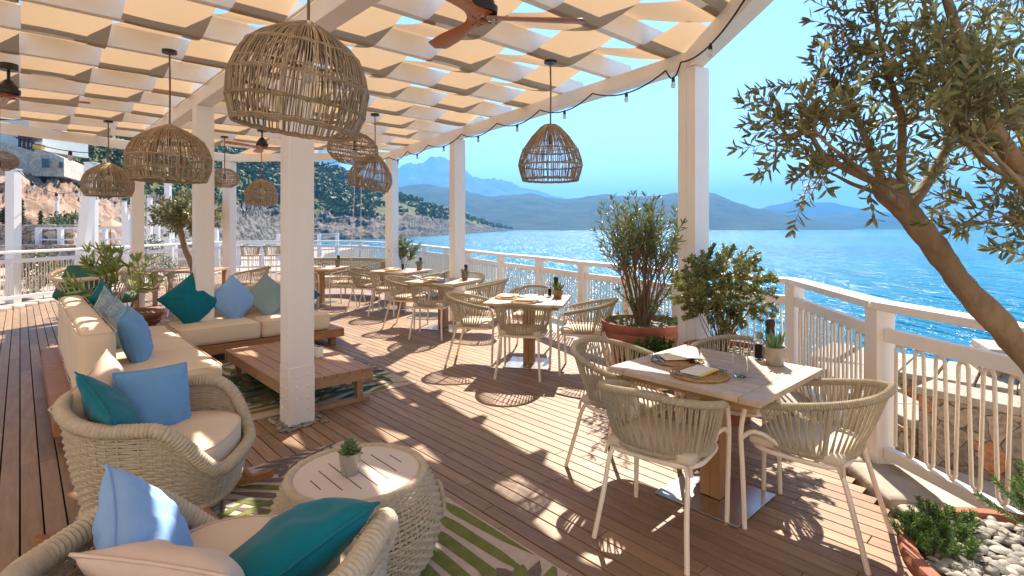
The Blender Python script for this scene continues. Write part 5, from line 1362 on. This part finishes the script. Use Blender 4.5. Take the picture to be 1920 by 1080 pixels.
hang_ropes()

# white posts and frames of the neighbouring terrace
def far_post(px, ytop, Y, w, label, lean=0.0, ybase=None):
    X = (px-960)/1000*Y; zt = CAMH+(427-ytop)/1000*Y; o = thing('white_post', label, 'post', (X, Y, -.35), group='white posts of the terraces behind'); m = MB()
    h = zt+.35; m.bar((-lean*h, 0, 0), (0, 0, h), w, w); m.build('shaft', 'white_paint', o, smooth=False, bevel=.006)
    m = MB(); m.box((0, 0, h+.012), (w*1.12, w*1.12, .024)); m.build('cap', 'white_beam', o, smooth=False); return o
far_post(25, 318, 11.6, .19, 'white timber post at the left edge, outside the railing')
far_post(172, 306, 13.2, .21, 'thick white post leaning to the right beyond the left railing', lean=.10)
far_post(176, 365, 17, .17, 'straight white post just right of the leaning one')
for px, yt, Y, lab in ((107, 372, 34, 'thin far white post before the red cliff'), (233, 377, 26, 'thin white post right of the beige parasol'), (239, 400, 23, 'short white post beside the third pillar'), (281, 372, 24, 'thin white post left of the small olive tree'), (296, 378, 26, 'thin white post close left of the small olive'), (315, 345, 18, 'taller white post behind the small olive tree crown')):
    far_post(px, yt, Y, .16, lab)
def far_fence(label, p, q, z0, z1, n):
    o = thing('white_fence', label, 'fence', p, group='white fences of the terraces behind'); a, b = V(p), V(q); d = b-a
    for i in range(n+1): m = MB(); c = d*(i/n); m.box((c.x, c.y, (z0+z1)/2), (.2, .2, z1-z0)); m.build('post', 'far_white', o, smooth=False)
    for z in (z1-.04, lerp(z0, z1, .3)): m = MB(); m.bar((0, 0, z), (d.x, d.y, z), .08, .08); m.build('rail', 'far_white', o, smooth=False)
far_fence('white fence on top of the pale stone wall at the left', (-24.5, 27.6, 0), (-15.2, 27.4, 0), .7, 1.6, 8)
far_fence('white fence below the rocks, left of the bar stools', (-17.5, 26, 0), (-9.6, 25, 0), -.3, .9, 7)
far_fence('white fence far behind the bar stools', (-14.0, 32, 0), (-11.8, 36, 0), -.3, 1.2, 3)
stone_wall('tall pale rubble wall behind the railing at the far left', [(-27.8, 24.0), (-24.6, 27.4), (-20.5, 28.0), (-14.8, 28.0)], -.8, -.4, .70, 'stone_pale', 'path_stone', 'pale stone walls of the terraces at the left')
stone_wall('upper part of the pale rubble wall below the red cliff', [(-30, 27.5), (-25.6, 28.6), (-23.2, 28.9)], -.8, -.4, 1.72, 'stone_pale', 'path_stone', 'pale stone walls of the terraces at the left')
def parasol():
    X, Y = (207-960)/1000*38, 38
    o = thing('parasol', 'beige parasol open on the terrace between two white posts', 'parasol', (X, Y, -.3)); m = MB(); m.lathe([(.95, 1.98), (.0, 2.55)], 8, cap=False); m.lathe([(.955, 1.86), (.955, 1.98)], 8, cap=False); m.build('canopy', 'parasol', o, smooth=False)
    m = MB(); m.tube([(0, 0, 0), (0, 0, 2.62)], .03, 8); m.build('pole', 'teak', o)
    m = MB(); m.lathe([(.3, 0), (.3, .08), (.05, .1)], 16); m.build('base', 'far_white', o)
parasol()
def terrace_table(label, x, y):
    o = thing('terrace_table', label, 'table', (x, y, -.35), rnd(0, .3), 'white tables on the lower terrace'); m = MB(); m.box((0, 0, .74), (.8, .8, .03)); m.build('tabletop', 'far_white', o, smooth=False, bevel=.004)
    m = MB(); m.box((0, 0, .36), (.09, .09, .72)); m.build('pedestal', 'far_white', o, smooth=False)
    m = MB(); m.box((0, 0, .01), (.45, .45, .02)); m.build('base_plate', 'far_white', o, smooth=False)
for i, (x, y) in enumerate(((-11.7, 11.6), (-13.2, 12.4), (-11.6, 14.3))):
    terrace_table(('white table nearest below the left railing', 'white table left edge on the lower terrace', 'white table further back on the lower terrace')[i], x, y)
for (x, y), d, lab in (((-11.2, 12.3), (-.3, -.95), 'pale rope chair below the left railing by the nearest white table'), ((-12.5, 12.9), (-.9, -.2), 'pale rope chair between the white tables of the lower terrace'), ((-11.1, 14.9), (-.5, -.9), 'pale rope chair at the further white table of the lower terrace')):
    dup(ch0, (x, y, -.35), face(d), lab)
# terrace shrubs and trees outside the left railing
def blob_tree(name, label, cat, X, Y, z0, H, R, matname, trunk=.35, group=None, n=1500, cone=False):
    o = thing(name, label, cat, (X, Y, z0), group=group); tr, lf = MB(), MB()
    tr.tube([(0, 0, 0), (.03*H, 0, H*trunk), (0, .02*H, H*.8)], [.03*H, .022*H, .008*H], 7)
    for k in range(n):
        d = rdir(); q = random.random()**.4
        if cone: zz = random.random(); rr = R*(1-zz)**.6*sqrt(random.random())*min(1, zz*8+.3); p = V((d.x*rr, d.y*rr, lerp(.04, 1, zz)*H))
        else: p = V((d.x*R*q, d.y*R*q, H*lerp(trunk, 1, .5+.5*d.z*q)))
        if not cone and noise.noise(p*2.2/R+V((X, Y, 0))) < -.12: continue
        s = R*.14 if not cone else R*.3; t = rdir(); lf.leaf(p, t, s*2.0, s*.7, up=rdir())
    tr.build('trunk', 'bark', o); lf.build('crown', matname, o, smooth=False)
blob_tree('round_shrub', 'large grey green shrub below the cliff, left of the leaning post', 'shrub', (128-960)/1000*32, 32, -.4, 3.0, 1.35, 'leaf_grey', .1, n=2200)
blob_tree('round_shrub', 'grey round shrub beside the third pillar on the terrace', 'shrub', (284-960)/1000*19, 19, -.35, 1.75, .42, 'leaf_grey', .1, n=900)
blob_tree('round_shrub', 'dark green bush against the pale wall behind the lounge chair', 'shrub', (75-960)/1000*15.5, 15.5, -.35, 1.25, .55, 'leaf_olive', .1, n=1200)
blob_tree('cypress', 'slim dark cypress in the middle before the red cliff', 'tree', (40-960)/1000*36, 36, .5, 3.0, .32, 'cypress', .05, 'slim cypresses below the red cliff', 700, True)
blob_tree('cypress', 'slim dark cypress at the far left before the red cliff', 'tree', (9-960)/1000*36, 36, .5, 2.4, .42, 'cypress', .05, 'slim cypresses below the red cliff', 700, True)
blob_tree('cypress', 'short dark cypress right of the other two below the cliff', 'tree', (76-960)/1000*36, 36, .5, 2.2, .3, 'cypress', .05, 'slim cypresses below the red cliff', 600, True)
blob_tree('flowering_shrub', 'pale flowering plant standing by the railing left of the small olive', 'shrub', (315-960)/1000*11.9, 11.9, 0, 1.02, .24, 'leaf_grey', .3, n=500)
# houses on the hillside
def house():
    o = thing('hillside_house', 'lower stone house with two windows on the hillside at the left', 'house', (-66, 69, 6)); O = V((-66, 69, 6))
    def Q(px, y, Y):
        Y *= .745; return V(((px-960)/1000*Y, Y, CAMH+(427-y)/1000*Y))-O
    def wall(name, quad, depth, matname):
        m = MB(); f = [Q(*p) for p in quad]; b = [p+V((-depth*.5, depth, 0)) for p in f]; n = len(f); m.add(f+b, [tuple(range(n)), tuple(range(2*n-1, n-1, -1))]+[(i, n+i, n+(i+1) % n, (i+1) % n) for i in range(n)]); return m.build(name, matname, o, smooth=False)
    wall('wall', [(48, 330, 90), (120, 330, 92), (120, 296, 92), (98, 286, 91), (72, 278, 90), (62, 284, 90)], 10, 'stone_house')
    wall('terrace_wall', [(-10, 330, 93), (60, 330, 91.4), (62, 284, 91.4), (40, 276, 92), (-10, 263, 93)], 8, 'stone_house')
    for q in ([(78, 314, 89.7), (91, 314, 89.9), (91, 298, 89.9), (78, 296, 89.7)], [(110, 314, 91.2), (117, 314, 91.4), (117, 304, 91.4), (110, 303, 91.2)]):
        wall('window', q, .4, 'window_dark')
    o2 = thing('hillside_house', 'upper white house with brown timber balcony above the stone house', 'house', (-66, 72, 11)); 
    keep = o
    def box(name, px0, px1, y0, y1, Y, dep, matname, par):
        a = Q(px0, y1, Y)+O-V(o2.location); b = Q(px1, y0, Y)+O-V(o2.location); m = MB(); m.box(((a.x+b.x)/2, (a.y+b.y)/2+dep/2, (a.z+b.z)/2), (abs(b.x-a.x), dep, abs(b.z-a.z))); return m.build(name, matname, par, smooth=False)
    box('wall', -30, 80, 225, 282, 100, 8, 'render_wall', o2); box('parapet', 30, 79, 266, 274, 98.5, 1.4, 'far_white', o2)
    for p in (34, 42, 50, 58): box('balcony_post', p, p+3, 250, 280, 98.2, .3, 'roof_timber', o2)
    box('balcony', 30, 62, 256, 259, 98, 2.0, 'roof_timber', o2); box('awning', 61, 77, 270, 278, 97.8, .6, 'mustard', o2)
    for a, b in ((40, 47), (64, 74)): box('window', a, b, 244, 262, 99.8, .3, 'window_dark', o2)
house()

# ------------------------------------------------------------------ haze over the bay
def haze():
    m = bpy.data.materials.new('haze_air'); m.use_nodes = True; n = m.node_tree.nodes; l = m.node_tree.links; n.remove(n['Principled BSDF'])
    p = n.new('ShaderNodeVolumePrincipled'); p.inputs['Color'].default_value = (.12, .46, 1, 1); p.inputs['Density'].default_value = HAZE; p.inputs['Anisotropy'].default_value = 0.12
    l.new(p.outputs[0], n['Material Output'].inputs['Volume']); MATS['haze_air'] = m
    b = MB(); b.box((0, 1200, 290), (14200, 14800, 606)); o = b.build('haze', 'haze_air', smooth=False); o['kind'] = 'stuff'; tag(o, 'pale blue haze over the bay and far mountains', 'haze', kind='stuff')
HAZE = 0.00029
if HAZE: haze()
